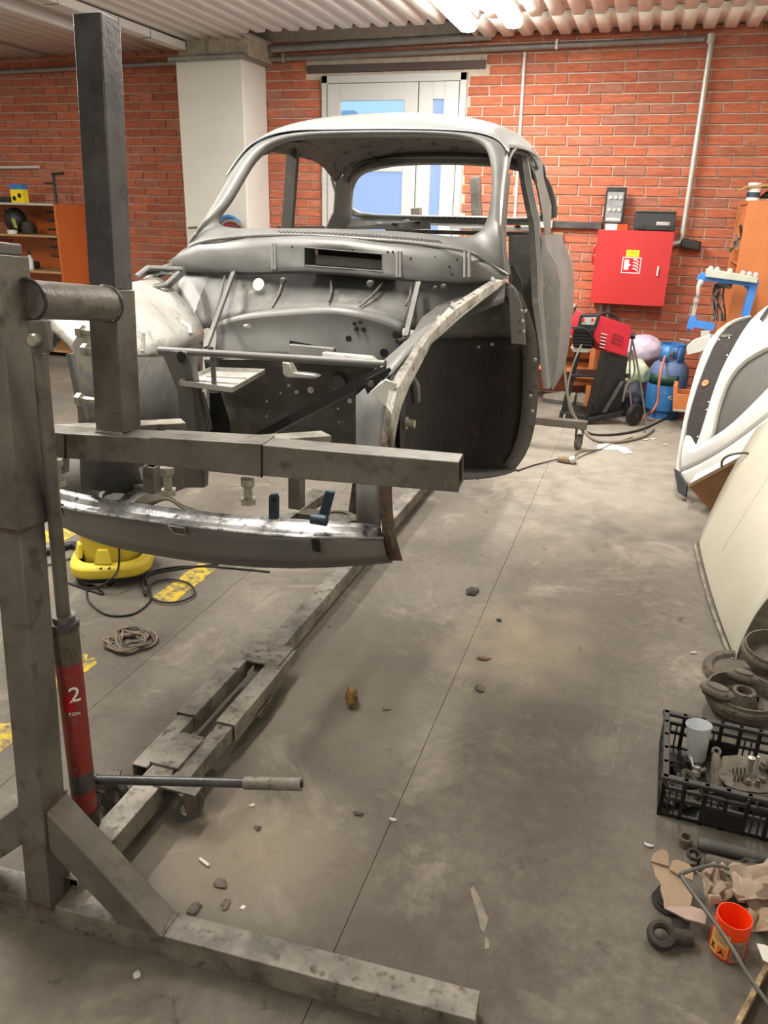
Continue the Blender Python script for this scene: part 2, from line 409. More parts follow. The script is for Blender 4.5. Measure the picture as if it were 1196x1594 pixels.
# ---- ceiling: trapezoid sheets
CEIL = M('off_white_coated_sheet', (226, 221, 211), (235, 230, 221), 5, .5, .1, .05, 60)
def corrug(x0, x1, y0, y1, z=2.76, pitch=.145, dep=.034, th=.004):
    mb = MB(); pts = []
    k = math.floor(x0/pitch)
    prof = ((0, 0), (.50, 0), (.62, 1), (.88, 1))
    x = x0
    xsn = [(x0, None)]
    seq = []
    for q in range(k, int(x1/pitch)+2):
        for t, h in prof: seq.append((q*pitch+t*pitch, h))
    seq = [s for s in seq if x0 <= s[0] <= x1]
    rows = [[V((a, y, z+h*dep)) for a, h in seq] for y in (y0, y1)]
    return mb.grid(rows)
ce = MB().box((-3., 2.5, 2.93), (9., 9.3, .06)).build('ceiling', GREY_D); ce['kind'] = 'structure'
for x0, x1, y0, y1, z in ((-7.3, -5.6, -2, 6.93, 2.757), (-5.6, -4.05, -2, 6.93, 2.76), (-4.07, -3.33, -2, 6.9, 2.757), (-3.36, -1.55, -2, 6.36, 2.76), (-1.57, .0, -2, 6.28, 2.757), (-.02, 1.35, -2, 6.28, 2.76), (-1.57, .0, 6.24, 6.82, 2.752), (-.02, 1.35, 6.24, 6.84, 2.755)):
    corrug(x0, x1, y0, y1, z).build('ceiling_sheet', CEIL, ce, solid=.003)
# ceiling trunking beam and round batten
t2 = struct('trim_2', (-4.0, 4.5, 2.7))
MB().box((-3.97, 2.6, 2.715), (.10, 7.8, .06)).build('channel', WHITEP, t2, bev=.004)
for y in (4.95, 5.6, 6.0): MB().box((-3.97, y, 2.713), (.104, .006, .064)).build('joint_strip', PIPEM, t2)
pp = MB().tube([(-4.33, 1.0, 2.70), (-4.33, 5.9, 2.70)], .035, 14).build('white_round_duct', WHITEP); tag(pp, 'long white round duct along the ceiling left of the white channel', 'duct')
# lintel
li = MB().box((-2.235, WY-.004, 2.588), (1.55, .03, .058)).build('trim_3', M('dark_lintel_steel', (74, 60, 58), (92, 78, 74), 6, .8)); li['kind'] = 'structure'
# ---- glazed door
dr = struct('door_1', (-2.235, WY, 0))
fy = WY+.005
def fr(x0, x1, z0, z1, name, y=fy, d=.07, mat=PVC, bev=.004): return MB().box(((x0+x1)/2, y, (z0+z1)/2), (x1-x0, d, z1-z0)).build(name, mat, dr, bev=bev)
fr(dx0, dx0+.055, 0, dz1, 'frame_post'); fr(dx1-.055, dx1, 0, dz1, 'frame_post'); fr(dx0, dx1, dz1-.06, dz1, 'frame_head')
lx0, lx1, rx0, rx1 = dx0+.06, -2.005, -1.995, dx1-.06
ztop = dz1-.065
for (a, b_, wst) in ((lx0, lx1, .115), (rx0, rx1, .12)):
    s = MB()
    for (p, q, r_, t) in ((a, a+wst, .03, ztop), (b_-wst, b_, .03, ztop), (a+wst, b_-wst, ztop-.13, ztop), (a+wst, b_-wst, .03, .25)):
        s.box(((p+q)/2, fy-.018, (r_+t)/2), (q-p, .06, t-r_))
    s.build('door_leaf', PVC, dr, bev=.004)
fr(lx0+.115, lx1-.115, 1.79, 1.93, 'transom_rail', fy-.018, .055)
GL = M('frosted_daylit_glass', (50, 60, 80), None, rough=.4, emit=(160, 190, 240), estr=.85)
GL2 = M('clear_daylit_glass', (50, 64, 80), None, rough=.3, emit=(168, 214, 240), estr=.9)
GL3 = M('stair_shape_behind_glass', (40, 52, 70), None, rough=.4, emit=(112, 160, 214), estr=.8)
fr(lx0+.115, lx1-.115, .25, 1.79, 'glass_pane', fy, .012, GL, 0); fr(lx0+.115, lx1-.115, 1.93, ztop-.13, 'glass_pane', fy, .012, GL2, 0)
fr(rx0+.12, rx1-.12, .25, ztop-.13, 'glass_pane', fy, .012, GL, 0)
a = lx0+.115
MB().prism([(a, fy-.008, 2.27), (a+.12, fy-.008, 2.27), (a+.50, fy-.008, 1.99), (a+.50, fy-.008, 1.93), (a+.33, fy-.008, 1.93), (a, fy-.008, 2.20)], (0, .001, 0)).build('stair_shadow', GL3, dr)
for z in (1.25, 2.1):
    MB().box((dx0-.004, fy-.04, z), (.02, .03, .09)).build('hinge', PIPEM, dr); MB().box((dx1-.035, fy-.055, z), (.02, .03, .09)).build('hinge', PVC, dr)
# ---- pipes
def pipe(name, pts, r, mat, label, cat='pipe', clips=()):
    p = thing(name, pts[0], label, cat); MB().tube(pts, r, 12).build('pipe_run', mat, p)
    for c in clips: MB().box(c, (.02, .06, r*3)).build('pipe_clip', BOLTM, p)
    return p
yp = WY-.06
pipe('metal_pipe', [(-3.42, yp, 2.665), (.165, yp, 2.70)], .022, PIPEM, 'grey metal pipe running along the back wall above the door', clips=[(-.9, yp, 2.695), (-3.2, yp, 2.668)])
mp_ = pipe('metal_pipe', [(.205, yp, 2.70), (.212, yp, 2.66), (.222, yp, 1.34), (.21, yp, 1.30), (.14, yp, 1.28)], .021, GALV, 'vertical grey conduit dropping down the wall beside the red cabinet')
MB().lathe([(0, -.03), (.03, -.03), (.03, .03), (0, .03)], (.205, yp, 2.70), 12).build('elbow', GALV, mp_)
MB().box((.29, yp-.01, 1.285), (.15, .07, .07), Matrix.Rotation(.15, 3, 'Y')).build('junction_box', BLACK, mp_, bev=.01)
pipe('metal_pipe', [(-3.3, WY-.1, 2.735), (-1.4, WY-.1, 2.765)], .03, PIPEM, 'thick grey pipe tucked under the short edge of the ceiling sheets')
pipe('metal_pipe', [(-7.2, yp, 2.62), (-4.05, yp, 2.665)], .022, PIPEM, 'grey metal pipe on the brick wall left of the white column')
pipe('metal_pipe', [(-4.06, 6.46, 2.615), (-3.36, 6.46, 2.625), (-3.36, 6.9, 2.63)], .022, PIPEM, 'grey pipe wrapped around the head of the white column')
pipe('white_conduit', [(-1.15, WY-.02, 2.66), (-1.125, WY-.02, 1.45)], .012, WHITEP, 'thin white vertical conduit on the brick wall right of the door', 'conduit')
pipe('white_tube', [(-6.6, WY-.03, 1.79), (-5.92, WY-.03, 1.80)], .014, WHITEP, 'short white horizontal tube on the wall above the left shelf', 'tube')
tag(MB().box((-.72, WY-.03, 1.405), (.62, .05, .05)).build('wall_rail', STEEL_D), 'dark metal strip on the wall left of the red cabinet', 'rail')

# ---- luminaires
LAMPM = M('lit_diffuser', (255, 255, 255), None, rough=.5, emit=(255, 250, 240), estr=22)
def luminaire(x, y, label, L_=1.5, z=2.70, pw=42, vis=True, grp=None):
    t = thing('ceiling_light', (x, y, z), label, 'light', grp)
    MB().box((x, y, z+.028), (.10, L_, .03)).build('housing', WHITEP, t, bev=.004)
    rows = []
    for s, k in ((-.5, .55), (-.488, .95), (-.47, 1), (.47, 1), (.488, .95), (.5, .55)):
        rows.append([V((x+dx*k, y+s*L_, z+.015+dz*k)) for dx, dz in ((-.06, 0), (-.062, -.03), (-.045, -.055), (0, -.062), (.045, -.055), (.062, -.03), (.06, 0))])
    mb = MB().grid(rows); n = 7
    mb.f.append(tuple(range(n))); mb.f.append(tuple(5*n+k for k in range(n)))
    mb.build('diffuser', LAMPM, t)
    la = bpy.data.lights.new('tube_light', 'AREA'); la.shape = 'RECTANGLE'; la.size = .16; la.size_y = L_; la.energy = pw; la.color = (1, .955, .885)
    lo = bpy.data.objects.new('tube_light', la); COL.objects.link(lo); lo.parent = t; lo.location = (0, 0, -.06)
    return t
luminaire(-1.43, 5.42, 'left one of the two lit ceiling tube lights')
luminaire(-1.10, 5.36, 'right one of the two lit ceiling tube lights')
for x, y, lab, pw in ((-3.0, 2.4, 'lit ceiling tube light above and left of the grey car shell', 64), (-5.6, 3.4, 'unseen fill tube light added over the far left side of the workshop', 44),  # out-of-view lamps, mostly fill added to light the car and room
                  (-1.3, 2.1, 'out-of-view tube light placed to light the front of the grey car shell', 36), (-.6, -.9, 'unseen fill tube light added behind the viewpoint', 5), (.2, 4.2, 'unseen fill tube light added over the right hand walkway', 40)):
    luminaire(x, y, lab, pw=pw)

# ================================================================== CAR BODY SHELL
car = thing('car_body_shell', CAR(0, 3.0, .55), 'bare grey rounded vintage car body shell without doors, wings or glass, on the rotisserie', 'car body')
def part(mb, name, mat, **k): return mb.build(name, mat, car, **k)
def L3(pts): return [PC(*p) for p in pts]
# roof skin
def arc_sec(Y, w_, e, c, n=17, ex=2.2):
    r = []
    for i in range(n):
        a = math.pi*i/(n-1); ca, sa = math.cos(a), math.sin(a)
        x = -w_*math.copysign(abs(ca)**(2/ex), ca); z = e+(c-e)*abs(sa)**(2/ex); r.append(CAR(x, Y, z))
    return r
RS = [(2.985, .487, 1.68, 1.748), (3.06, .505, 1.685, 1.78), (3.14, .520, 1.692, 1.803), (3.3, .538, 1.70, 1.832), (3.55, .548, 1.705, 1.845),
      (3.85, .548, 1.69, 1.835), (4.05, .54, 1.67, 1.80), (4.18, .53, 1.64, 1.755), (4.25, .525, 1.61, 1.715)]
# rear header bow inside
part(MB().grid([[p+V((0, 0, 0)) for p in arc_sec(4.14, .50, 1.60, 1.745)], arc_sec(4.15, .49, 1.60, 1.70)]), 'rear_header', GREY_D, sub=1, solid=.012)

# windshield frame ring: inner pixel, outer pixel
WF = [((334,352),(284,392)), ((333,345),(291,378)), ((341,331),(304,360)), ((354,316),(322,330)), ((380,269),(352,277)), ((399,241),(374,243)), ((424,223),(399,219)),
      ((467,213),(452,205)), ((520,211),(512,204)), ((576,210),(576,203)), ((640,210),(640,203)), ((685,211),(690,204)), ((725,215),(738,207)), ((748,223),(768,213)), ((758,233),(786,224)),
      ((763,252),(793,241)), ((766,280),(789,272)), ((764,315),(784,312)), ((758,342),(781,352)), ((750,358),(782,392)), ((735,369),(790,428)),
      ((700,370),(757,408)), ((685,367),(728,392)), ((610,360),(650,379)), ((533,357),(576,373)), ((467,356),(467,366)), ((400,356),(386,368)), ((362,357),(318,376))]
def wfY(y): return 2.68+(369-max(205, min(369, y)))/159*.34
ring = []
for (ix, iy), (ox, oy) in WF:
    bot = iy > 340
    Yi = wfY(iy)
    Yo = wfY(oy) if oy < 345 else max(2.52, 2.68-(oy-345)*.004)
    if bot and 360 < ox < 760: Yo = 2.54
    if oy > 385 and ox > 740: Yo = 2.62+ (.03 if ox > 770 else 0)
    if ox < 300: Yo = 2.62
    pi_, po = PC(ix, iy, Yi), PC(ox, oy, Yo)
    pm = (pi_+po)*.5+V((0, -.012, .006))
    pin = pi_+V((0, .035, 0))
    ring.append((pin, pi_+V((0, .006, 0)), pi_.lerp(po, .18)+V((0, -.006, .004)), pm, po, po+V((0, .03, -.02))))
rows = [[r[k] for r in ring] for k in range(6)]
wfr = part(MB().grid(rows, True), 'windshield_frame', GREY, sub=2, solid=.003)
# roof: first row follows the windshield header
def resample(pts, n):
    d = [0]
    for a, b in zip(pts, pts[1:]): d.append(d[-1]+(b-a).length)
    out = []
    for k in range(n):
        t = d[-1]*k/(n-1); i = max(0, min(len(pts)-2, next((q for q in range(len(d)-1) if d[q+1] >= t-1e-9), len(pts)-2)))
        f = (t-d[i])/max(1e-9, d[i+1]-d[i]); out.append(pts[i].lerp(pts[i+1], f))
    return out
hdr = catmull([r[4]+V((0, -.004, .004)) for r in ring[4:16]], 6)
row0 = resample(hdr, 17)
RR = [row0]+[resample(arc_sec(*s, n=65), 17) for s in RS[1:]]
RR[1] = [a.lerp(b, .5) for a, b in zip(row0, RR[2])]
RR[1] = [V((p.x, p.y, p.z+.008)) for p in RR[1]]
part(MB().grid(RR), 'roof_skin', ROOFM, sub=2, solid=.004)
part(MB().grid([[p+V(((CARX-p.x)*.03, .02 if k == 0 else 0, -.016)) for p in r] for k, r in enumerate(RR)]), 'roof_inner_sheet', ROOFIN, sub=2, solid=.003)
# cowl lip and vents
part(MB().tube([r[4]+V((0, -.003, 0)) for r in ring[20:]]+[ring[0][4]], .0055, 8, smooth=5), 'cowl_lip', GREY)
for r_ in (0,):
    pass
vm = MB()
for i in range(40):
    t = i/39; x = 438+t*246; yc = 362.5+2*t+12*t*t
    a, na = SN(wfr, x-4, yc-2.2, .0012); b, nb = SN(wfr, x+4.5, yc+2.6, .0012)
    if a is None or b is None or abs(a.z-b.z) > .2: continue
    q5 = [SN(wfr, x-4+8.5*h/4, yc-2.2+4.8*h/4, .0006)[0] for h in range(5)]
    if None not in q5: vm.tube(q5, [.0012, .0026, .003, .0026, .0012], 6)
part(vm, 'cowl_vent_slots', BLKINK, kind='stuff')
# dash panel under the cowl lip
top = [(268,405,2.63),(283,391,2.6),(310,378,2.57),(386,369,2.54),(478,368,2.53),(540,371,2.53),(599,379,2.53),(685,386,2.54),(728,395,2.57),(757,410,2.61),(786,429,2.66)]
bot = [(270,415,2.62),(293,424,2.57),(330,425,2.53),(400,427,2.5),(478,424,2.49),(540,428,2.49),(599,433,2.49),(650,439,2.5),(715,441,2.53),(745,440,2.57),(785,434,2.65)]
r0, r3 = L3(top), L3(bot)
def lerprow(a, b, t, bulge=0): return [p.lerp(q, t)+V((0, -bulge, 0)) for p, q in zip(a, b)]
g = MB(); rws = [r0, lerprow(r0, r3, .12, .018), lerprow(r0, r3, .30, .022), lerprow(r0, r3, .80, .02), lerprow(r0, r3, .93, .012), r3]
g.grid(rws); ncol = 11
hole = [2*(ncol-1)+4, 2*(ncol-1)+5]
g.f = [f for i, f in enumerate(g.f) if i not in hole]
part(g, 'dash_front_panel', GREY, solid=.004)
a, b, c, d = rws[2][4], rws[2][6], rws[3][6], rws[3][4]
B_ = V((0, .09, 0))
part(MB().add([a, b, c, d, a+B_, b+B_, c+B_, d+B_], [(0,1,5,4), (1,2,6,5), (2,3,7,6), (3,0,4,7)]), 'radio_opening_sides', GREY_D)
rb = MB()
for k in range(18):
    t0, t1 = k/18, (k+1)/18
    pa, pb = (a+B_).lerp(b+B_, t0), (a+B_).lerp(b+B_, t1); qa, qb = (d+B_).lerp(c+B_, t0), (d+B_).lerp(c+B_, t1)
    o = V((0, -.006, 0)); rb.add([pa.lerp(qa, .45), pa.lerp(pb, .5).lerp(qa.lerp(qb, .5), .45)+o, pb.lerp(qb, .45), qb, qa.lerp(qb, .5)+o, qa], [(0,1,4,5), (1,2,3,4)])
part(rb, 'ribbed_back_sheet', GALV)
part(MB().add([a+B_*1.3, b+B_*1.3, c+B_*1.3, d+B_*1.3], [(0,1,2,3)]), 'dark_duct_back', BLACKCOAT)
part(MB().grid([[a+B_, b+B_], [a+B_*1.3+V((0,0,.01)), b+B_*1.3+V((0,0,.01))]]), 'duct_top', BLACKCOAT)
fr_ = MB()
for p, q in ((a, b), (b, c), (c, d), (d, a)): fr_.tube([p+V((0,-.001,0)), q+V((0,-.001,0))], .0022, 6)
part(fr_, 'opening_lip', GREY_D)
# vertical pressed ribs on dash panel
for x in (425, 429, 619, 624, 724, 731):
    k = PC(x, 380 if x < 600 else 392, 2.505); q = PC(x, 420 if x < 600 else 432, 2.475)
    part(MB().tube([k, q], .006, 6), 'pressed_rib', GREY)
sc_ = MB()
for x, y in ((456,384),(500,386),(550,389),(604,392),(604,415),(612,392),(640,402),(678,400),(712,404),(680,425),(705,427),(448,400),(700,415)):
    p = PC(x, y, 2.50 if x < 650 else 2.515); sc_.lathe([(0, -.006), (.003, -.006), (.003, .002), (0, .002)], p, 8, Matrix.Rotation(-math.pi/2, 3, 'X'))
part(sc_, 'screw_holes', BLKINK, kind='stuff')
# sloped bulkhead between dash panel and ledge
t_ = [(284,416,2.59),(330,418,2.56),(400,420,2.53),(478,417,2.62),(540,420,2.62),(598,424,2.62),(650,432,2.53),(715,434,2.57),(785,428,2.69)]
b_ = [(300,520,2.42),(337,502,2.38),(386,490,2.38),(467,483,2.38),(522,480,2.38),(576,490,2.38),(625,510,2.38),(660,520,2.45),(785,470,2.6)]
ra, rb_ = L3(t_), L3(b_)
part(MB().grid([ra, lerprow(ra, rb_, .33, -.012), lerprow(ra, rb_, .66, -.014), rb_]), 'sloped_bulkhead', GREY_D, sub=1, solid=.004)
for i, (x0, y0, x1, y1) in enumerate(((440,436,424,478), (350,430,330,500), (596,440,560,478), (640,445,632,476), (515,436,512,470))):
    part(MB().tube([PC(x0, y0, 2.50), PC((x0+x1)/2+3, (y0+y1)/2, 2.46), PC(x1, y1, 2.40)], [.003, .005, .003], 8), 'pressed_rib', GREY_D)
hm = MB()
for x, y, r in ((374,478,.014),(440,437,.011),(576,442,.012),(560,471,.005),(677,448,.006),(690,446,.008),(698,471,.004),(570,505,.016),(586,506,.012),(668,522,.006)):
    hm.lathe([(0, -.004), (r*.6, -.004), (r, .003), (r, .01)], PC(x, y, 2.44), 14, Matrix.Rotation(-math.pi/2, 3, 'X'))
part(hm, 'plugs_and_bosses', GREY_D, kind='stuff')
hb = MB().lathe([(0, 0), (.021, 0), (.021, .004), (0, .004)], PC(403, 443, 2.465), 20, Matrix.Rotation(math.pi/2-.3, 3, 'X'))  # pale disc: brightness seen through a hole, put into the colour
part(hb, 'bright_through_hole', WHITEP, label='pale disc standing in for a bright through hole')
# struts
for (x0, y0, Y0, x1, y1, Y1) in ((364,424,2.50,321,541,2.15), (652,440,2.48,632,524,2.30)):
    part(MB().sq(PC(x0, y0, Y0), PC(x1, y1, Y1), .016, .010, (0, -1, .3)), 'bulkhead_strut', GREY_D)
# arched ledge panel
at = [(337,502,2.33),(360,494,2.31),(386,488,2.30),(430,484,2.29),(467,481,2.28),(500,479,2.28),(522,479,2.28),(550,483,2.28),(576,489,2.29),(600,497,2.30),(627,510,2.32)]
ab = [(334,560,2.30),(360,558,2.28),(386,556,2.27),(430,556,2.26),(467,557,2.25),(500,558,2.25),(522,559,2.25),(550,562,2.25),(576,565,2.26),(600,568,2.27),(627,572,2.30)]
A0, A1 = L3(at), L3(ab)
lip = [p+V((0, .05, .0)) for p in A0]
part(MB().grid([lip, A0, [p+V((0,-.006,-.012)) for p in A0], lerprow(A0, A1, .35, -.012), lerprow(A0, A1, .7, -.004), A1]), 'arched_ledge_panel', GREY, sub=1, solid=.004)
lh = MB()
for x, y, r in ((552,504,.006),(561,502,.005),(555,512,.007),(566,513,.007),(543,527,.009),(617,521,.012),(598,549,.013),(504,534,.006)):
    lh.lathe([(0, -.003), (r, -.003), (r, .004), (0, .004)], PC(x, y, 2.268), 12, Matrix.Rotation(-math.pi/2, 3, 'X'))
part(lh, 'drilled_holes', BLKINK, kind='stuff')
part(MB().hexa([PC(451,530,2.25), PC(505,540,2.25), PC(505,540,2.27), PC(451,530,2.27), PC(451,535,2.25), PC(505,544,2.25), PC(505,544,2.27), PC(451,535,2.27)]), 'slot', BLKINK)
part(MB().prism(L3([(450,536,2.2),(520,542,2.2),(520,556,2.19),(448,556,2.19)]), V((0, .02, 0))), 'patch_plate', GREY, bev=.003)
part(MB().prism(L3([(502,548,2.18),(580,555,2.18),(590,566,2.17),(500,560,2.17)]), V((0, .02, 0))), 'patch_plate', BARE, bev=.003)
part(MB().tube([PC(382,508,2.25), PC(388,508,2.22)], .007, 8), 'stud', BARE)
# lower bulkhead
lt = [(318,560,2.32),(400,560,2.30),(480,562,2.29),(560,566,2.29),(640,570,2.32)]
lb = [(318,690,2.42),(400,705,2.42),(480,712,2.42),(560,712,2.42),(640,700,2.42)]
l0, l1 = L3(lt), L3(lb)
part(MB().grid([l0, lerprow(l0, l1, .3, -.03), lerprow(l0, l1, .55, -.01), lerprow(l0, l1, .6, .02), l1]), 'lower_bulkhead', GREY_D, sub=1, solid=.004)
lh = MB()
for x, y, r in ((526,596,.026),):
    lh.lathe([(0, .02), (r*.75, .02), (r*.8, 0), (r, -.004), (r*1.05, .006)], PC(x, y, 2.30), 20, Matrix.Rotation(-math.pi/2, 3, 'X'))
part(lh, 'round_pressed_hole', ROOFIN)
lh = MB()
for x, y, r in ((450,600,.005),(462,610,.006),(484,607,.011),(415,625,.003),(415,648,.003),(528,657,.003),(545,624,.008),(527,636,.004),(437,612,.003)):
    lh.lathe([(0, -.003), (r, -.003), (r, .004), (0, .004)], PC(x, y, 2.292), 12, Matrix.Rotation(-math.pi/2, 3, 'X'))
part(lh, 'bright_holes', GALV, kind='stuff')
# brake pedal bracket shape
part(MB().prism(L3([(439,563,2.2),(450,565,2.2),(458,580,2.2),(488,583,2.2),(497,587,2.2),(490,590,2.2),(446,588,2.2),(440,583,2.2)]), V((0, .03, 0))), 'folded_bracket', BARE, bev=.004)
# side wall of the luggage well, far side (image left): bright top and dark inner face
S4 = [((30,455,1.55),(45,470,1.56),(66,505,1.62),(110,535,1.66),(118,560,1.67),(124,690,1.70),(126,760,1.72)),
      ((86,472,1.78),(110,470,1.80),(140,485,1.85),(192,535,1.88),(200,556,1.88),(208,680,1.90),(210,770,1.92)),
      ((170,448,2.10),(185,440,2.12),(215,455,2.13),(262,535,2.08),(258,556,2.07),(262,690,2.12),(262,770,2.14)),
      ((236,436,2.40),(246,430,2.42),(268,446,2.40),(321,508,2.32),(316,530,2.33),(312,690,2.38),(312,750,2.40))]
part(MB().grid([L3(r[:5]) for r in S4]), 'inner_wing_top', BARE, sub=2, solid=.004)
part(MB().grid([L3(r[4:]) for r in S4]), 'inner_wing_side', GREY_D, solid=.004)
part(MB().prism(L3([(262,446,2.5),(276,412,2.66),(362,420,2.56),(330,516,2.44)]), V((0, .006, 0))), 'corner_gusset', GREY)
# pillar at the front of that side wall
part(MB().prism(L3([(248,543,1.92),(290,548,1.90),(298,562,1.92),(318,690,2.0),(318,760,2.0),(286,760,2.0),(276,610,1.96)]), V((0, .03, 0))), 'frame_head_pillar', GREY, bev=.006)
part(MB().lathe([(0, -.002), (.013, -.002), (.013, .003), (0, .003)], PC(282, 556, 1.905), 16, Matrix.Rotation(-math.pi/2, 3, 'X') @ Matrix.Diagonal((1, 1.3, 1))), 'oval_hole', BLKINK)
for pts in (((215,500,1.90),(223,520,1.86),(222,548,1.84)), ((284,502,2.12),(296,510,2.08),(297,520,2.06))):
    part(MB().tube(L3(pts), .007, 8), 'raised_bead', BARE)
# strip of the far wing rail + hinge piece near the cowl
fl_pts = [(784,434,2.66,789,438),(765,437,2.55,774,450),(730,459,2.38,740,474),(702,477,2.22,712,497),(681,499,2.08,690,516),(663,519,1.98,672,533),(646,541,1.90,656,564),(624,574,1.80,637,600),(609,598,1.745,624,632),
          (602,632,1.70,615,672),(597,666,1.69,611,706),(595,706,1.69,610,740),(592,760,1.70,609,770),(594,800,1.71,611,800),(597,835,1.71,614,830),(604,872,1.72,626,873)]
FI, FM, FO = [], [], []
for x, y, Y, ox, oy in fl_pts:
    i_, o_ = PC(x, y, Y), PC(ox, oy, Y+.012)
    m_ = PC(x+(ox-x)*.45+ (1 if y < 560 else 2), y+(oy-y)*.32, Y-.012)
    FI.append(i_+V((-.004, .02, -.01))); FM.append((i_, m_)); FO.append(o_)
rowsF = [FI, [a for a, b in FM], [b for a, b in FM], FO, [o+V((-.012, .02, 0)) for o in FO]]
up_, lo_ = slice(0, 11), slice(10, 16)
part(MB().grid([r[up_] for r in rowsF]), 'wing_mounting_rail', RAILM, solid=.004)
part(MB().grid([r[lo_] for r in rowsF]), 'front_corner_flange', RUSTY, solid=.004)
part(MB().grid([[mir(p) for p in r[up_]] for r in rowsF]), 'wing_mounting_rail', RAILM, solid=.004)
# lap joints on the rail
for k in (1, 3, 4, 6):
    a, b = FM[k]; part(MB().hexa([a+V((-.002, -.003, .002)), b+V((0, -.004, .001)), b+V((0, .014, .008)), a+V((0, .014, .01)), a+V((-.002, -.003, .006)), b+V((0, -.004, .005)), b+V((0, .014, .012)), a+V((0, .014, .014))]), 'lap_joint', RAILM)
part(MB().prism(L3([(210,432,2.3),(216,424,2.3),(232,415,2.36),(284,417,2.5),(284,430,2.5),(262,450,2.36),(226,455,2.26),(222,448,2.26),(258,438,2.34),(268,428,2.4),(240,427,2.36)]), V((0, .02, .004))), 'hood_hinge_bracket', GREY_D, bev=.003)
part(MB().tube(L3([(212,431,2.27),(230,417,2.33),(282,420,2.48)]), .009, 8), 'hinge_edge', GREY)
part(MB().tube(L3([(222,452,2.25),(258,443,2.32),(278,425,2.42)]), .007, 8), 'hinge_edge', GREY)
# brackets and bolts left
part(MB().prism(L3([(102,552,1.60),(110,550,1.6),(134,655,1.62),(124,657,1.62)]), V((0, .015, 0))), 'upright_stay', GREY, bev=.002)
part(MB().prism(L3([(112,535,1.58),(126,512,1.58),(146,512,1.58),(146,576,1.58),(122,580,1.58)]), V((0, .008, 0))), 'bracket_plate', BARE, bev=.002)
for x, y in ((130, 516), (138, 545), (128, 622)):
    bm_ = MB()
    p = PC(x, y, 1.56); A = Matrix.Rotation(math.pi/2, 3, 'Y')
    bm_.lathe([(0, -.014), (.016, -.014), (.016, .0), (.009, .0), (.009, .05), (0, .05)], p, 6, A)
    part(bm_, 'bracket_bolt', BOLTM)
# near side (image right) inner panel, seen from inside the well
part(MB().grid([L3([(555,616,1.80),(600,575,1.78),(606,600,1.74)]), L3([(555,700,1.80),(575,700,1.76),(594,700,1.70)]), L3([(556,818,1.78),(574,818,1.75),(592,818,1.71)])]), 'side_inner_panel', GREY, sub=1, solid=.004)
part(MB().grid([L3([(555,614,1.86),(562,596,1.86),(600,560,1.95),(645,520,2.1),(681,498,2.22)]), L3([(558,620,1.83),(580,606,1.80),(612,582,1.84),(650,535,1.94),(684,501,2.12)])]), 'side_inner_top', GREY, solid=.004)
part(MB().prism(L3([(576,610,1.74),(600,590,1.74),(618,597,1.735),(606,634,1.72),(594,630,1.72)]), V((0, .006, 0))), 'torn_corner', BARE, bev=.002)
# wheelhouse
arc = [(789,440,2.72),(803,448,2.76),(816,468,2.80),(829,497,2.84),(836,530,2.86),(839,570,2.88),(838,610,2.88),(835,650,2.88),(829,682,2.87),(818,712,2.84),(800,733,2.80)]
rail = [(788,439,2.64),(752,467,2.44),(716,495,2.24),(694,516,2.10),(672,535,2.0),(655,566,1.92),(638,600,1.83),(625,634,1.77),(616,674,1.73),(612,708,1.72),(612,742,1.72)]
AR, RL = L3(arc), L3(rail)
def inboard(p, u): a, b, c = uncar(p); return CAR(u, b, c)
def wrow(i):
    a, r = AR[i], RL[i]; ua, Ya, za = uncar(a); ur, Yr, zr = uncar(r)
    w1 = CAR(.44 if i > 1 else .55, Yr+.06, zr-.01); w2 = CAR(.40 if i > 1 else .54, (Yr+Ya)/2, (zr+za)/2)
    w3 = CAR(.43 if i > 1 else .55, Ya-.10, za); w4 = CAR(.54 if i > 1 else .58, Ya-.03, za)
    return [r, w1, w2, w3, w4, a.lerp(w4, .25)]
WR = [wrow(i) for i in range(11)]
part(MB().grid(WR[:5]), 'wheelhouse_upper', GREY_D, sub=1, solid=.004)
b2 = [[p.copy() for p in r] for r in WR[4:]]
b2[0] = [p+V((0, -.008, .0)) for p in b2[0]]
last = [V((p.x, p.y, min(p.z, .60)-dz)) for p, dz in zip(b2[-1], (0, .01, .015, .01, 0, 0))]
b2.append([PC(614,747,1.73), PC(660,748,1.85), PC(744,746,2.2), PC(779,741,2.5), PC(800,734,2.7), PC(806,731,2.76)])
part(MB().grid(b2), 'wheelhouse_lower', BLACKCOAT, sub=1, solid=.004)
# folded lip between both
part(MB().tube([p+V((0, -.004, 0)) for p in catmull(WR[4][1:], 4)], .006, 6), 'wheelhouse_fold', BLACKCOAT)
# hinge pillar flange along the arc
AO = [p+V((.0, .004, 0)) for p in AR]
part(MB().grid([[p for p in AO], [inboard(p, uncar(p)[0]-.055)+V((0, -.02, 0)) for p in AO]]), 'hinge_pillar_flange', ROOFIN, sub=1, solid=.006)
part(MB().prism([PC(791,446,2.66), PC(800,446,2.68), PC(811,470,2.70), PC(817,500,2.72), PC(818,537,2.72), PC(796,535,2.70)], V((0, .01, 0))), 'rear_arch_sheet', GREY, bev=.002)
rv = MB()
for x, y in ((818,484),(811,484),(813,500),(815,516),(833,560),(826,616),(829,640),(766,536),(745,540),(744,745)):
    rv.lathe([(0, -.006), (.005, -.006), (.006, 0), (.006, .004)], PC(x, y, 2.70 if y < 560 else 2.8), 10, Matrix.Rotation(-math.pi/2, 3, 'X'))
part(rv, 'flange_rivets', GALV, kind='stuff')
hl = MB().lathe([(0, 0), (.028, 0), (.03, .004), (.03, .012)], PC(620, 660, 1.78), 20, Matrix.Rotation(math.pi/2, 3, 'Y') @ Matrix.Diagonal((2.3, .8, 1)))
part(hl, 'headlamp_cable_hole', BLKINK)
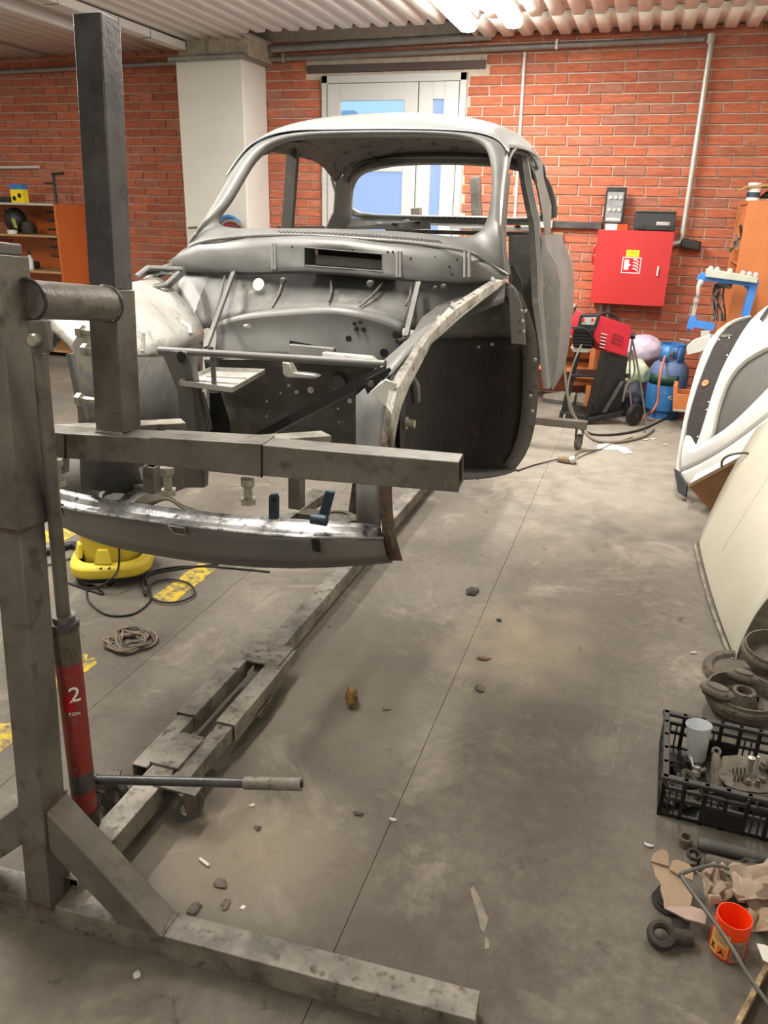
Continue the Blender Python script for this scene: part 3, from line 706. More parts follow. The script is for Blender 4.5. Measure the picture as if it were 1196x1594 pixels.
part(MB().lathe([(0, -.03), (.010, -.03), (.010, -.01), (.016, -.01), (.016, 0), (0, 0)], PC(628, 658, 1.80), 10, Matrix.Rotation(-math.pi/2, 3, 'Y')), 'flange_bolt', BOLTM)
part(MB().tube(L3([(640,582,1.88),(646,600,1.88),(648,624,1.9)]), [.006, .014, .012], 8), 'damper_stub', GREY)
# cowl side closing: from cowl corner to pillar
part(MB().prism(L3([(766,416,2.63),(786,418,2.70),(791,434,2.70),(783,437,2.66)]), V((0, .03, 0))), 'cowl_corner', GREY, bev=.004)
# door openings: A pillar inner return, B pillar, quarter
def strip(ptsL, ptsR, name, mat, thick=.03, sub=1, mirror=True, bev=0):
    a, b = L3(ptsL), L3(ptsR)
    g = [a, b, [p+V((0, thick, 0)) for p in b], [p+V((0, thick, 0)) for p in a], a]
    o = part(MB().grid(g), name, mat, bev=bev)
    if mirror: part(MB().grid([[mir(p) for p in r] for r in g]), name, mat, bev=bev)
    return o
strip([(789,272,3.02),(784,312,2.93),(781,352,2.84),(781,392,2.72),(788,428,2.68)], [(792,272,3.08),(788,312,2.99),(785,352,2.9),(785,392,2.8),(792,428,2.74)], 'door_pillar_return', GREY_D, .05, mirror=False)
# roof side drip rail right
part(MB().tube(L3([(790,270,3.04),(793,248,3.08),(800,234,3.2),(810,228,3.35),(820,231,3.5),(830,244,3.62),(838,262,3.72)]), .006, 8, smooth=4), 'door_arch_edge', GREY)
BL_ = [(803,233,3.5),(811,290,3.5),(823,350,3.47),(826,410,3.45),(828,465,3.44),(838,530,3.44),(846,605,3.44)]
BR_ = [(811,231,3.5),(819,290,3.5),(832,350,3.48),(836,410,3.46),(838,465,3.46),(845,530,3.46),(851,605,3.46)]
strip(BL_, BR_, 'door_lock_pillar', GREY_D, .04, mirror=False)
BL2 = [(811,231,3.52),(819,290,3.52),(832,350,3.5),(836,410,3.48),(838,465,3.48),(845,530,3.48),(851,605,3.48)]
BR2 = [(819,230,3.53),(827,280,3.53),(840,345,3.52),(843,410,3.5),(845,471,3.5),(849,530,3.5),(856,605,3.5)]
strip(BL2, BR2, 'lock_pillar_outer', GREY, .03, mirror=False)
strip([(843,366,3.52),(843,390,3.51),(843,412,3.51),(844,441,3.51),(845,500,3.51),(849,550,3.51),(852,600,3.51)], [(848,366,3.56),(850,387,3.57),(866,410,3.62),(871.6,441,3.64),(872.6,500,3.64),(868,560,3.62),(860,603,3.6)], 'quarter_shut_face', GREY_D, .02, sub=0)
strip([(847,366,3.58),(849,387,3.59),(865,410,3.64),(871,441,3.66),(872,500,3.66),(867,560,3.64),(859,603,3.62)], [(856,366,3.66),(860,384,3.7),(876,417,3.8),(879,450,3.85),(877,500,3.84),(870,560,3.8),(861,607,3.75)], 'quarter_panel', GREY, .5, sub=0)
strip([(815,231,3.55),(823,249,3.62),(835,275,3.7),(842,320,3.75),(849,366,3.78)], [(829,230,3.6),(844,251,3.75),(846,277,3.85),(858,320,3.88),(857,367,3.88)], 'rear_side_pillar', GREY, .02, sub=0, mirror=False)
# quarter window opening: dark seal line
part(MB().tube(L3([(822,246,3.54),(831,270,3.6),(838,300,3.66),(845,340,3.7)]), .004, 6), 'quarter_window_edge', ROOFIN)
# far side interior roof rail and quarter (seen through windshield)
RA = [(380,246,3.06),(400,231,3.12),(430,222,3.25),(471,221,3.5),(487,227,3.65),(514,244,3.9),(534,265,4.12)]
RB = [(384,262,3.08),(404,242,3.14),(428,233,3.25),(455,233,3.5),(480,243,3.65),(505,262,3.9),(522,284,4.08)]
strip(RA, RB, 'roof_side_rail', GREY_D, .03, mirror=False)
strip([(522,284,4.08),(524,310,4.1),(520,335,4.1),(510,357,4.1)], [(546,262,4.16),(546,300,4.18),(546,330,4.2),(546,357,4.2)], 'rear_quarter_inner', GREY, .02, mirror=False)
part(MB().tube(L3([(516,276,4.05),(523,300,4.06),(521,330,4.06),(508,357,4.06)]), .008, 8), 'quarter_window_edge', GREY)
part(MB().sq(PC(457,232,3.5), PC(448,357,3.5), .05, .03, (0, 1, 0)), 'door_lock_pillar', GREY_D)
# rear window ring
RI = [(549,333,4.28),(546,318,4.27),(548,292,4.25),(556,276,4.22),(568,267,4.2),(585,261,4.2),(620,257,4.19),(690,255,4.18)]
RO = [(528,340,4.28),(527,318,4.26),(530,285,4.2),(535,266,4.15),(552,256,4.14),(569,250,4.14),(620,243,4.13),(690,242,4.13)]
ri, ro = L3(RI), L3(RO)
mI = [mir(p) for p in reversed(ri[:-1])]; mO = [mir(p) for p in reversed(ro[:-1])]
cI, cO = ri+mI, ro+mO
botI = [PC(x, y, 4.29) for x, y in ((760,337),(700,336),(620,335))]; botO = [PC(x, y, 4.29) for x, y in ((760,342),(700,341),(620,340))]
# skip image-side clutter: close the ring below the glass opening
I = cI+botI; O = cO+botO
part(MB().grid([O, [a.lerp(b, .5)+V((0, -.01, 0)) for a, b in zip(O, I)], I, [p+V((0, .02, 0)) for p in I]], True), 'rear_window_frame', GREY, sub=1, solid=.004)
# ledge with louvers and holes below rear window
def bar(p4, name, mat, t=.012, **k): return part(MB().prism(L3(p4), V((0, t, 0))), name, mat, **k)
bar([(520,343,4.2),(655,344,4.22),(655,357,4.2),(505,357,4.15)], 'parcel_panel', GREY_D)
bar([(528,338,4.27),(700,341,4.27),(824,345,4.27),(824,351,4.27),(700,348,4.27),(528,345,4.27)], 'rear_ledge', GREY)
bar([(640,344,4.24),(670,345,4.24),(670,357,4.22),(640,357,4.22)], 'ledge_end', GREY)
bar([(700,351,4.24),(826,353,4.24),(830,360,4.22),(700,356,4.22)], 'rear_ledge_lower', GREY_D)
bar([(600,356,4.3),(835,362,4.3),(838,369,4.3),(600,362,4.3)], 'rear_cross_member', GREY_D)
sl = MB()
for k in range(13):
    x = 656+k*8.2; sl.prism(L3([(x,338.2+k*.1,4.262),(x+5,338.4+k*.1,4.262),(x+5,340.6+k*.1,4.262),(x,340.4+k*.1,4.262)]), V((0, .004, 0)))
for x, y, a, b in ((614,350,5,3.2),(651,346.5,5,2.2),(806,353,5,2.6),(630,339.5,3,1.2)):
    sl.prism([PC(x+a*math.cos(t*.785), y+b*math.sin(t*.785), 4.195 if x < 660 else 4.235) for t in range(8)], V((0, .004, 0)))
part(sl, 'louvre_slots_and_holes', BLKINK, kind='stuff')
sl = MB()
for x, y in ((590,347),(632,343),(773,351)): sl.prism([PC(x+5*math.cos(t*.785), y+2*math.sin(t*.785), 4.19 if x < 700 else 4.235) for t in range(8)], V((0, .004, 0)))
part(sl, 'light_holes', WHITEP, kind='stuff')
# rear bulkhead seen through the door opening
part(MB().prism(L3([(792,366,4.0),(826,366,4.05),(840,470,4.05),(846,560,4.05),(792,560,4.0)]), V((0, .01, 0))), 'rear_bulkhead', GREY_D)
bar([(795,415,3.9),(800,412,3.9),(812,437,3.9),(826,560,3.9),(812,560,3.9)], 'seat_side_bracket', GREY_D)
# front apron
vA = [(40,740,1.84),(75,757,1.80),(120,767,1.76),(155,775,1.73),(240,787,1.68),(330,799,1.66),(430,806,1.66),(520,812,1.68),(592,817,1.73)]
vB = [(36,768,1.80),(75,783,1.75),(125,795,1.70),(165,801,1.665),(240,812,1.62),(320,822,1.60),(410,832,1.60),(500,837,1.62),(597,838,1.70)]
vC = [(44,790,1.82),(78,808,1.77),(122,829,1.72),(165,841,1.685),(230,856,1.64),(310,868,1.62),(400,875,1.62),(500,876,1.64),(603,868,1.70)]
vD = [(54,795,1.86),(90,816,1.82),(132,838,1.77),(175,852,1.73),(240,864,1.68),(315,876,1.66),(405,884,1.66),(505,885,1.68),(612,875,1.74)]
a, b, c, d = L3(vA), L3(vB), L3(vC), L3(vD)
tr = random.Random(4)
mid = [p.lerp(q, .55)+V((0, 0, -.010+tr.uniform(-.003, .003))) for p, q in zip(a, b)]
part(MB().grid([a, mid, [p+V((0, .006, .003)) for p in b], b]), 'apron_top_channel', VALM, sub=1, solid=.003)
part(MB().grid([b, [p.lerp(q, .5)+V((0, -.006, 0)) for p, q in zip(b, c)], c]), 'front_apron', GREY, sub=1, solid=.003)
part(MB().grid([c, [p+V((0, .004, -.002)) for p in c], d]), 'apron_lower_lip', GREY_D, sub=1, solid=.003)
for q in ([(89,783),(97,785),(108,804),(101,805)], [(262,818),(288,822),(291,833),(270,830)], [(484,839),(496,840),(499,860),(487,858)]):
    Yq = {89: 1.725, 262: 1.60, 484: 1.608}[q[0][0]]
    part(MB().prism([PC(x, y, Yq) for x, y in q], V((0, .004, 0))), 'bumper_bracket_slot', BLKINK if q[0][0] != 262 else GREY_D)
part(MB().tube([PC(x, y, 1.598) for x, y in [(262,818),(288,822),(291,833),(270,830),(262,818)]], .002, 5), 'slot_edge', BARE)
part(MB().tube([p+V((0, -.002, .001)) for p in catmull(b, 4)], .004, 6), 'apron_crease', VALM)
# floor of the well, spare wheel ring, folded bits
part(MB().grid([L3([(80,700,2.1),(160,700,2.1),(235,700,2.1)]), L3([(80,770,2.0),(160,772,2.0),(236,775,2.0)])]), 'front_well_panel', ROOFIN, solid=.004)
c0 = PC(195, 773, 1.85)
part(MB().lathe([(.062, .004), (.066, .010), (.085, .004), (.10, -.004), (.10, -.010), (.062, -.008), (.062, .004)], c0, 28, Matrix.Rotation(.12, 3, 'X') @ Matrix.Diagonal((1., 1., 1))), 'spare_wheel_ring', GREY)
part(MB().lathe([(0, -.02), (.062, -.02), (.062, 0), (0, -.012)], c0, 20), 'ring_well', ROOFIN)
part(MB().grid([L3([(206,785,1.78),(222,771,1.8),(240,766,1.82),(262,768,1.82),(276,785,1.8),(300,792,1.8)]), L3([(232,788,1.72),(244,782,1.72),(258,776,1.72),(270,780,1.72),(284,794,1.72),(320,800,1.72)])]), 'twisted_front_bracket', IRON, sub=1, solid=.005)
part(MB().prism(L3([(216,728,1.85),(226,726,1.85),(226,750,1.85),(220,746,1.85)]), V((0, .004, 0))), 'bright_hole_edge', GALV)
part(MB().sq(PC(142, 715, 1.80), PC(150, 774, 1.80), .012, .012, (0, 1, 0), hollow=False), 'blue_grey_rod', GALV)
part(MB().lathe([(0, 0), (.014, 0), (.014, .01), (0, .01)], PC(153, 740, 1.95), 12, Matrix.Rotation(math.pi/2, 3, 'X')), 'round_plug', IRON)
# front beam and frame head behind the apron
fb = MB().prism(L3([(548,757,2.0),(556,700,2.0),(560,700,2.0),(557,815,2.0),(540,815,2.0)]), V((0, .02, 0)))
part(fb, 'frame_gusset', IRON)
part(MB().sq(PC(425, 822, 1.80), PC(500, 770, 2.05), .05, .03, (0, 0, 1)), 'front_axle_beam', STEEL_L)
part(MB().sq(PC(470, 800, 1.9), PC(560, 812, 1.85), .05, .02, (0, 0, 1)), 'front_axle_beam', IRON)
part(MB().lathe([(0, -.004), (.05, -.004), (.052, .004), (.034, .006), (.034, 0), (0, 0)], PC(524, 806, 1.84), 20), 'well_drain_ring', STEEL_L)
# temporary brace tube, clamps, tray, diagonal bar
part(MB().tube([PC(248, 545, 1.93), PC(600, 567, 1.85)], .0105, 12), 'brace_tube', GREY)
part(MB().prism(L3([(313,552,1.91),(327,538,1.91),(334,541,1.91),(320,557,1.91)]), V((0, .004, 0))), 'tube_clamp', GREY, bev=.001)
part(MB().prism(L3([(326,547,1.905),(333,547,1.905),(337,609,1.915),(330,609,1.915)]), V((0, .006, 0))), 'hanging_strap', GREY, bev=.001)
ty = [PC(280,598,1.93), PC(329,577,2.10), PC(412,580,2.10), PC(362,609,1.93)]
zt = sum(p.z for p in ty)/4; ty = [V((p.x, p.y, zt)) for p in (PZ(280,598,zt), PZ(329,577,zt), PZ(412,580,zt), PZ(362,609,zt))]
part(MB().prism(ty, V((0, 0, -.004))), 'battery_tray', BARE, label='bright sanded battery tray')
tm = MB()
for i in range(4):
    p, q = ty[i], ty[(i+1) % 4]; tm.sq(p+V((0,0,.004)), q+V((0,0,.004)), .004, .014, hollow=False)
part(tm, 'tray_rim', BARE)
for k in (.3, .6): part(MB().sq(ty[0].lerp(ty[1], k)+(ty[3]-ty[0])*.15+V((0,0,.002)), ty[3].lerp(ty[2], k)-(ty[3]-ty[0])*.12+V((0,0,.002)), .010, .004, hollow=False), 'tray_bead', BARE)
part(MB().tube(L3([(316,612,1.96),(322,640,2.0),(330,668,2.05)]), [.004, .008, .004], 6), 'tray_support_edge', GREY)
part(MB().prism(L3([(326,612,2.05),(338,612,2.05),(352,655,2.05),(356,690,2.05),(328,690,2.05)]), V((0, .02, 0))), 'tray_support', BLKINK)
dg0, dg1 = PC(398, 683, 2.15), PC(598, 578, 1.80)
part(MB().sq(dg0, dg1, .020, .026, (0, 0, 1), hollow=False), 'diagonal_brace_bar', DARKBAR, label='black angled bar')
part(MB().tube([dg0+V((0, -.008, .014)), dg1+V((0, -.008, .014))], .0022, 6), 'bar_bright_edge', GALV)
part(MB().prism(L3([(568,604,1.76),(571,590,1.76),(606,572,1.76),(609,577,1.76),(590,596,1.76),(572,614,1.76)]), V((0, .006, 0))), 'brace_end_bracket', DARKBAR, bev=.001)
part(MB().lathe([(0, -.006), (.008, -.006), (.008, 0), (0, 0)], PC(578, 597, 1.755), 10, Matrix.Rotation(-math.pi/2, 3, 'X')), 'bracket_bolt', STEEL)
# hanging levers under the crossbeam
part(MB().prism(L3([(418,809,1.5),(418,774,1.5),(421,769,1.5),(429,769,1.5),(432,775,1.5),(432,809,1.5)]), V((0, .012, 0))), 'upright_lever', BLUEBAR, bev=.002)
part(MB().lathe([(0, -.003), (.004, -.003), (.004, 0), (0, 0)], PC(426, 778, 1.498), 10, Matrix.Rotation(-math.pi/2, 3, 'X')), 'lever_hole', BLKINK)
part(MB().prism(L3([(494,808,1.65),(506,764,1.65),(520,767,1.65),(508,813,1.65)]), V((0, .012, 0))), 'leaning_lever', BLUEBAR, bev=.002)
part(MB().lathe([(0, -.02), (.014, -.02), (.014, .02), (0, .02)], PC(497, 809, 1.64), 12, Matrix.Rotation(math.pi/2, 3, 'Y')), 'lever_pivot', BLUEBAR)
# ================================================================== ROTISSERIE
rot = thing('rotisserie', (-1.05, 2.9, 0), 'welded steel tube rotisserie on casters holding the grey car shell', 'car stand')
def rp(mb, name, mat, **k): return mb.build(name, mat, rot, **k)
TL = math.radians(5.2); UPV = V((0, math.sin(TL), math.cos(TL)))
# base beam of the near stand
b0, b1 = V((-1.95, .93, .031)), V((-.118, 1.036, .031))
rp(MB().sq(b0, b1, .062, .062), 'base_beam', STEEL_L, bev=.003)
bd = (b1-b0).normalized()
P0 = V((-1.047, .977, .06))
rp(MB().sq(P0, P0+UPV*.84, .062, .064, (0, 1, 0)), 'upright_post', STEEL, bev=.003)
rp(MB().sq(P0+UPV*.84, P0+UPV*1.315, .070, .072, (0, 1, 0)), 'upright_sleeve', STEEL, bev=.003)
rp(MB().sq(P0+UPV*1.315, P0+UPV*1.335, .056, .058, (0, 1, 0), hollow=False), 'post_cap', STEEL, bev=.003)
rp(MB().tube([P0+UPV*.838+V((s*.032, t*.033, 0)) for s, t in ((-1,-1),(1,-1),(1,1),(-1,1),(-1,-1))], .003, 6), 'weld_bead', RUSTY)
# diagonal braces (mitred)
for s in (1, -1):
    if s == 1: q = [PY(94, 1205, 1.0), PY(82, 1290, 1.0)]
    top_, lowp = (P0.x+.031, .30), (P0.x+.031, .215)
    x1, x2 = P0.x+.031+.245, P0.x+.031+.165
    yb = .985
    poly = [(P0.x+s*.031, .300), (P0.x+s*.285, .061), (P0.x+s*.195, .061), (P0.x+s*.031, .205)]
    def yz(x, z): return V((x, .945+math.tan(TL)*z+.0+(x-P0.x)*.05, z))
    rp(MB().prism([yz(x, z) for x, z in poly], V((0, .062, 0))), 'diagonal_brace', STEEL, bev=.003)
    rp(MB().tube([yz(*poly[0])+V((0,-.001,0)), yz(*poly[0])+V((0,.063,0))], .004, 6), 'weld_bead', RUSTY)
    rp(MB().tube([yz(*poly[1])+V((0,.0,0)), yz(*poly[1])+V((0,.063,0)), ], .005, 6), 'weld_bead', STEEL_L)
rp(MB().tube([P0+V((x, y, 0)) for x, y in ((-.032,-.033),(.032,-.033),(.032,.033))], .004, 6), 'weld_bead', RUSTY)
# pivot tube and upper post
a, b = PY(46, 466, 1.115), PY(168, 473, 1.305)
rp(MB().tube([a, b], .033, 24), 'pivot_tube', STEEL, ang=50)
ringp = [b+(b-a).normalized()*-.0+V((math.cos(t)*.034, 0, math.sin(t)*.034)) for t in [k*math.pi/10 for k in range(21)]]
rp(MB().tube(ringp, [.0028+.001*math.sin(k*2.3) for k in range(21)], 6), 'weld_bead', STEEL_D)
ringp = [a+V((math.cos(t)*.034, -.0, math.sin(t)*.034)) for t in [k*math.pi/10 for k in range(21)]]
rp(MB().tube(ringp, [.003+.001*math.sin(k*1.7) for k in range(21)], 6), 'weld_bead', STEEL_D)
Q0 = PY(171, 674, 1.30)+V((0, .03, 0)); QV = V((-.012, math.sin(TL), math.cos(TL))).normalized()
rp(MB().sq(Q0, Q0+QV*.285, .066, .064, (0, 1, 0)), 'upper_post_sleeve', STEEL, bev=.003)
rp(MB().sq(Q0+QV*.285, Q0+QV*.765, .060, .058, (0, 1, 0)), 'upper_post', STEEL_D, bev=.003)
wl_ = [Q0+V((x, -.032, 0)) for x in (-.033, -.02, -.008, .004, .016, .028, .034)]
rp(MB().tube(wl_, [.004, .006, .004, .006, .0045, .006, .004], 6), 'weld_bead', STEEL_L)
# ear plate with pivot bolt
rp(MB().prism([PY(x, y, 1.05) for x, y in ((42, 500), (71, 499), (77, 549), (48, 552))], V((0, .012, 0))), 'jack_ear_plate', STEEL, bev=.002)
rp(MB().lathe([(0, -.014), (.009, -.014), (.0105, -.011), (.0105, 0), (0, 0)], PY(58, 528, 1.05), 16, Matrix.Rotation(-math.pi/2, 3, 'X')), 'ear_bolt', BOLTM)
# crossbeam: sections with sleeves
def XB(x, y, Y=None): return PP(x, y, (-1.05, 1.275, 0), (-.07, 1, 0))
def xsec(x0, yt0, yb0, x1, yt1, yb1, name, mat, d=.06):
    p = [XB(x0, yt0), XB(x1, yt1), XB(x1, yb1), XB(x0, yb0)]
    dz = V((-.004, d, .0)); n = len(p); w_ = .004
    c = (p[0]+p[2])*.5
    inn = [q+(V((0, 0, -w_)) if i < 2 else V((0, 0, w_)))+V((0, w_, 0)) for i, q in enumerate(p)]
    out = [p[0], p[3], p[3]+dz, p[0]+dz]; ou2 = [p[1], p[2], p[2]+dz, p[1]+dz]
    w3 = V((0, w_, 0)); u3 = V((0, 0, w_))
    i1 = [p[0]+w3-u3, p[3]+w3+u3, p[3]+dz-w3+u3, p[0]+dz-w3-u3]; i2 = [p[1]+w3-u3, p[2]+w3+u3, p[2]+dz-w3+u3, p[1]+dz-w3-u3]
    mb = MB(); mb.v = out+ou2+i2+i1
    for k in range(4):
        for j in range(4): mb.f.append((k*4+j, ((k+1)%4)*4+j, ((k+1)%4)*4+(j+1)%4, k*4+(j+1)%4))
    return rp(mb, name, mat, bev=.002)
xsec(-150, 655, 689, 102, 675, 714, 'crossbeam_end', STEEL)
xsec(102, 675, 714, 234, 682, 723, 'crossbeam_centre', STEEL)
xsec(233, 681, 724, 408, 691, 743, 'crossbeam_sleeve', STEEL, .066)
xsec(407, 693, 741, 714, 720, 767, 'crossbeam_end', STEEL)
rp(MB().tube([XB(102, 676)+V((0, -.001, 0)), XB(102, 714)+V((0, -.001, 0))], .002, 5), 'butt_joint', BLKINK)
rp(MB().tube([XB(408, 692)+V((0, -.001, 0)), XB(408, 743)+V((0, -.001, 0))], .002, 5), 'butt_joint', BLKINK)
# diagonal arms behind the crossbeam
rp(MB().sq(PC(60, 677, 1.38), PC(286, 665, 1.62), .05, .034), 'swing_arm', STEEL_L, bev=.003)
rp(MB().sq(PC(330, 703, 1.38), PC(440, 690, 1.50), .055, .034), 'swing_arm', STEEL_L, bev=.003)
rp(MB().sq(PC(400, 694, 1.45), PC(508, 686, 1.58), .05, .036), 'swing_arm', STEEL_L, bev=.003)
# hanging square brackets and bolts
for x, y0, y1, Y in ((462, 742, 790, 1.5), (236, 724, 765, 1.5), (96, 710, 735, 1.36)):
    rp(MB().sq(PC(x, y0, Y), PC(x, y1, Y), .03 if x != 96 else .02, .03, (0, 1, 0)), 'drop_bracket', STEEL, bev=.002)
for x, y0, y1 in ((92, 716, 756), (263, 728, 770), (387, 745, 784)):
    p, q = PC(x, y0, 1.34), PC(x, y1, 1.34); L_ = (p-q).length
    rp(MB().lathe([(0, 0), (.017, 0), (.017, .013), (.009, .013)]+[(.009+(.0012 if k % 2 else 0), .013+k*.0028) for k in range(int((L_-.03)/.0028))]+[(.016, L_-.014), (.016, L_), (0, L_)], q, 6), 'clamp_bolt', BOLTM, ang=25)
# rail between the stands
RX = -1.02
rp(MB().sq((RX, 1.0, .068), (RX, 1.52, .068), .066, .06), 'rail', STEEL_L, bev=.003)
rp(MB().sq((RX, 1.94, .068), (RX, 5.2, .068), .066, .06), 'rail', STEEL_L, bev=.003)
for s in (-1, 1):
    rp(MB().sq((RX+s*.062, 1.36 if s > 0 else 1.36, .075), (RX+s*.062, 2.02, .075), .046, .046), 'slider_tube', STEEL_L, bev=.002)
    rp(MB().sq((RX+s*.064, 1.585, .077), (RX+s*.064, 1.90, .077), .060, .060), 'slider_sleeve', STEEL_L, bev=.002)
rp(MB().box((RX, 1.44, .102), (.085, .13, .008)), 'joining_plate', STEEL_L, bev=.002)
rp(MB().box((RX, 1.96, .102), (.15, .12, .008)), 'joining_plate', STEEL_L, bev=.002)
rp(MB().prism([(RX+.098, 1.72, .04), (RX+.098, 1.80, .035), (RX+.098, 1.80, .06), (RX+.098, 1.70, .06)], V((.006, 0, 0))), 'torn_tab', RUSTY)
# casters
def caster(x, y, r, rz=0, top=.10, name='caster'):
    A = Matrix.Rotation(rz, 3, 'Z')
    w_ = MB().lathe([(r*.55, -.010), (r*.62, -.013), (r*.9, -.014), (r, -.008), (r, .008), (r*.9, .014), (r*.62, .013), (r*.55, .010)], (x, y, r), 28, A @ Matrix.Rotation(math.pi/2, 3, 'X'), False)
    o = rp(w_, 'caster_wheel', RUBBER)
    hb_ = MB().lathe([(0, -.009), (r*.2, -.015), (r*.22, -.008), (r*.5, -.006), (r*.57, -.010), (r*.57, .010), (r*.5, .006), (r*.22, .008), (r*.2, .015), (0, .009)], (x, y, r), 20, A @ Matrix.Rotation(math.pi/2, 3, 'X'))
    hb_.build('wheel_hub', GALV, o)
    f = MB()
    for s in (-1, 1):
        pl = [A @ V(p) for p in ((-.022, s*.021, top-r-.004), (.022, s*.021, top-r-.004), (.012, s*.021, -.010), (-.012, s*.021, -.010))]
        f.prism([V((x, y, r))+p for p in pl], A @ V((0, .003*s, 0)))
    f.box((x, y, top-.004), (.05, .05, .008), A)
    rp(f, 'caster_fork', IRON)
caster(-.925, 1.33, .043, math.radians(55)); rp(MB().box((-.945, 1.33, .101), (.12, .05, .006)), 'caster_plate', STEEL_L)
caster(-1.13, 1.30, .043, math.radians(20))
# far stand
fz = .165
fc = PY(915, 662, 5.15).z
rp(MB().sq((-1.9, 5.15, fc-.0), (-.245, 5.15, fc-.0), .06, .052), 'base_beam', STEEL, bev=.003)
for x in (-.29, -1.85): caster(x, 5.18, .052, math.radians(75), fc-.026)
rp(MB().sq((-1.02, 5.15, .068), (-1.02, 5.15, fc-.02), .06, .06, (0, 1, 0)), 'beam_spacer', STEEL_L)
rp(MB().sq(PY(757, 640, 5.2), PY(740, 276, 5.2), .062, .06, (0, 1, 0)), 'upright_post', STEEL, bev=.003)
rp(MB().sq(PY(650, 345, 5.3), PY(648, 324, 5.3), .062, .06, (0, 1, 0)), 'clamp_arm_end', STEEL, bev=.003)
rp(MB().sq(PY(640, 343, 5.28), PY(760, 348, 5.28), .05, .05), 'far_crossbeam', STEEL, bev=.003)
# hydraulic jack
jk = thing('hydraulic_long_ram_jack', (-1.06, 1.12, .1), 'red long ram hydraulic jack standing behind the near steel post', 'jack')
j0, j1, j2 = PY(133, 1262, 1.12), PY(99, 960, 1.105), PY(62, 548, 1.08)
jd = (j1-j0).normalized()
def cyl(a, b, r, name, mat, r2=None): return MB().tube([a, b], [r, r2 or r], 24).build(name, mat, jk, ang=50)
def jl(t): return j0.lerp(j1, t)
cyl(jl(-.08), jl(.02), .030, 'base_collar', DARKIRON)
cyl(jl(.0), jl(.14), .0265, 'lower_red_band', DRED); cyl(jl(.14), jl(.24), .0268, 'bare_band', STEEL_D)
cyl(jl(.24), jl(.80), .0266, 'label_sleeve', DRED); cyl(jl(.80), jl(.965), .0268, 'ram_body', IRON)
cyl(jl(.955), jl(.985), .029, 'gland_nut', STEEL_D); cyl(jl(.985), jl(1.01), .022, 'neck', STEEL)
cyl(jl(1.0), j2, .0135, 'ram_rod', STEEL, .0125)
# label printing, wrapped on the visible side
def jtext(body, size, px, py, mat, extra=.0275):
    c = PY(px, py, 1.12); t = max(0, min(1, (c-j0).dot(jd)/(j1-j0).length)); ax = j0.lerp(j1, t)
    view = (EYE-ax); view = (view-jd*view.dot(jd)).normalized(); side = jd.cross(view).normalized()
    off = (c-ax).dot(side); off = max(-.02, min(.018, off)); ang = math.asin(off/.0266)
    nrm = view*math.cos(ang)+side*math.sin(ang); xd = jd.cross(nrm)
    return ax+nrm*extra, xd, jd
disc = jtext('', 0, 104, 1076, None)
MB().lathe([(0, 0), (.013, 0), (.013, .0006), (0, .0006)], disc[0], 20, Matrix((disc[1], disc[2].cross(disc[1])*-1 if False else V(disc[2]), V(disc[1]).cross(V(disc[2])))).transposed() @ Matrix.Diagonal((.9, 1.9, 1))).build('red_label_disc', M('label_red', (176, 20, 28), None, rough=.4), jk)
for body, size, px, py, col in (('2', .052, 114, 1066, WHITEF), ('TON', .011, 114, 1094, WHITEF), ('10', .016, 113, 1178, TAN), ('L', .012, 116, 1192, TAN)):
    p, xd, yd = jtext(body, size, px, py, None, .0283); text(body, 'label_print', size, col, p, xd, yd, jk)
# pump block and handle
MB().box(PY(140, 1236, 1.15), (.03, .04, .06)).build('pump_block', DARKIRON, jk, bev=.004)
MB().tube([PY(140, 1222, 1.15), PY(153, 1262, 1.15)], [.012, .008], 10).build('pump_piston', DARKIRON, jk)
MB().lathe([(0,-.012), (.006,-.012), (.006,.012), (0,.012)], PY(157, 1232, 1.14), 6, Matrix.Rotation(math.pi/2, 3, 'Y')).build('release_screw', DARKIRON, jk)
h0, h1 = PY(133, 1213, 1.15), PY(466, 1221, 1.20)
hh = h1-h0
MB().tube([h0, h0+hh*.06], .0125, 14).build('handle_socket', STEEL, jk)
MB().tube([h0+hh*.04, h0+hh*.80], .0105, 14).build('pump_handle', STEEL_D, jk)
MB().lathe([(.0125, 0), (.0125, 1)], V((0,0,0)), 4)
hd_ = hh.normalized(); A_ = hd_.to_track_quat('Z', 'Y').to_matrix()
ln = hh.length*.25
MB().lathe([(.0085, .0), (.0135, .0), (.0135, ln), (.0085, ln), (.0085, 0)], h0+hh*.76, 16, A_).build('handle_grip', STEEL_L, jk)
# ================================================================== BACK OF THE WORKSHOP
# ---- fire hose cabinet
fc_ = thing('fire_hose_cabinet', (-.13, 6.8, .8), 'red square fire hose cabinet on the brick back wall', 'cabinet')
yf = 6.75
ca = [PY(930, 358, yf), PY(1050, 360, yf), PY(1035, 477, yf), PY(920, 472, yf)]
x0, x1, z0, z1 = (ca[0].x+ca[3].x)/2, (ca[1].x+ca[2].x)/2, (ca[2].z+ca[3].z)/2, (ca[0].z+ca[1].z)/2
MB().box(((x0+x1)/2, (yf+.02+WY)/2, (z0+z1)/2), (x1-x0-.01, WY-yf-.025, z1-z0-.01)).build('case', REDC, fc_, bev=.003)
MB().box(((x0+x1)/2, yf+.01, (z0+z1)/2), (x1-x0, .018, z1-z0)).build('door', REDC, fc_, bev=.003)
for z in (z0+.42, z0+.33): MB().box((x0-.012, yf+.03, z), (.025, .03, .06)).build('hinge', REDC, fc_, bev=.003)
MB().tube([(x0-.005, yf+.02, z0+.30), (x0-.022, yf+.01, z0+.33), (x0-.022, yf+.01, z0+.42), (x0-.005, yf+.02, z0+.45)], .006, 6).build('side_handle', REDC, fc_)
MB().box((x1-.085, yf-.006, z0+.27), (.013, .012, .075)).build('handle', WHITEP, fc_, bev=.003)
yl = yf-.0012
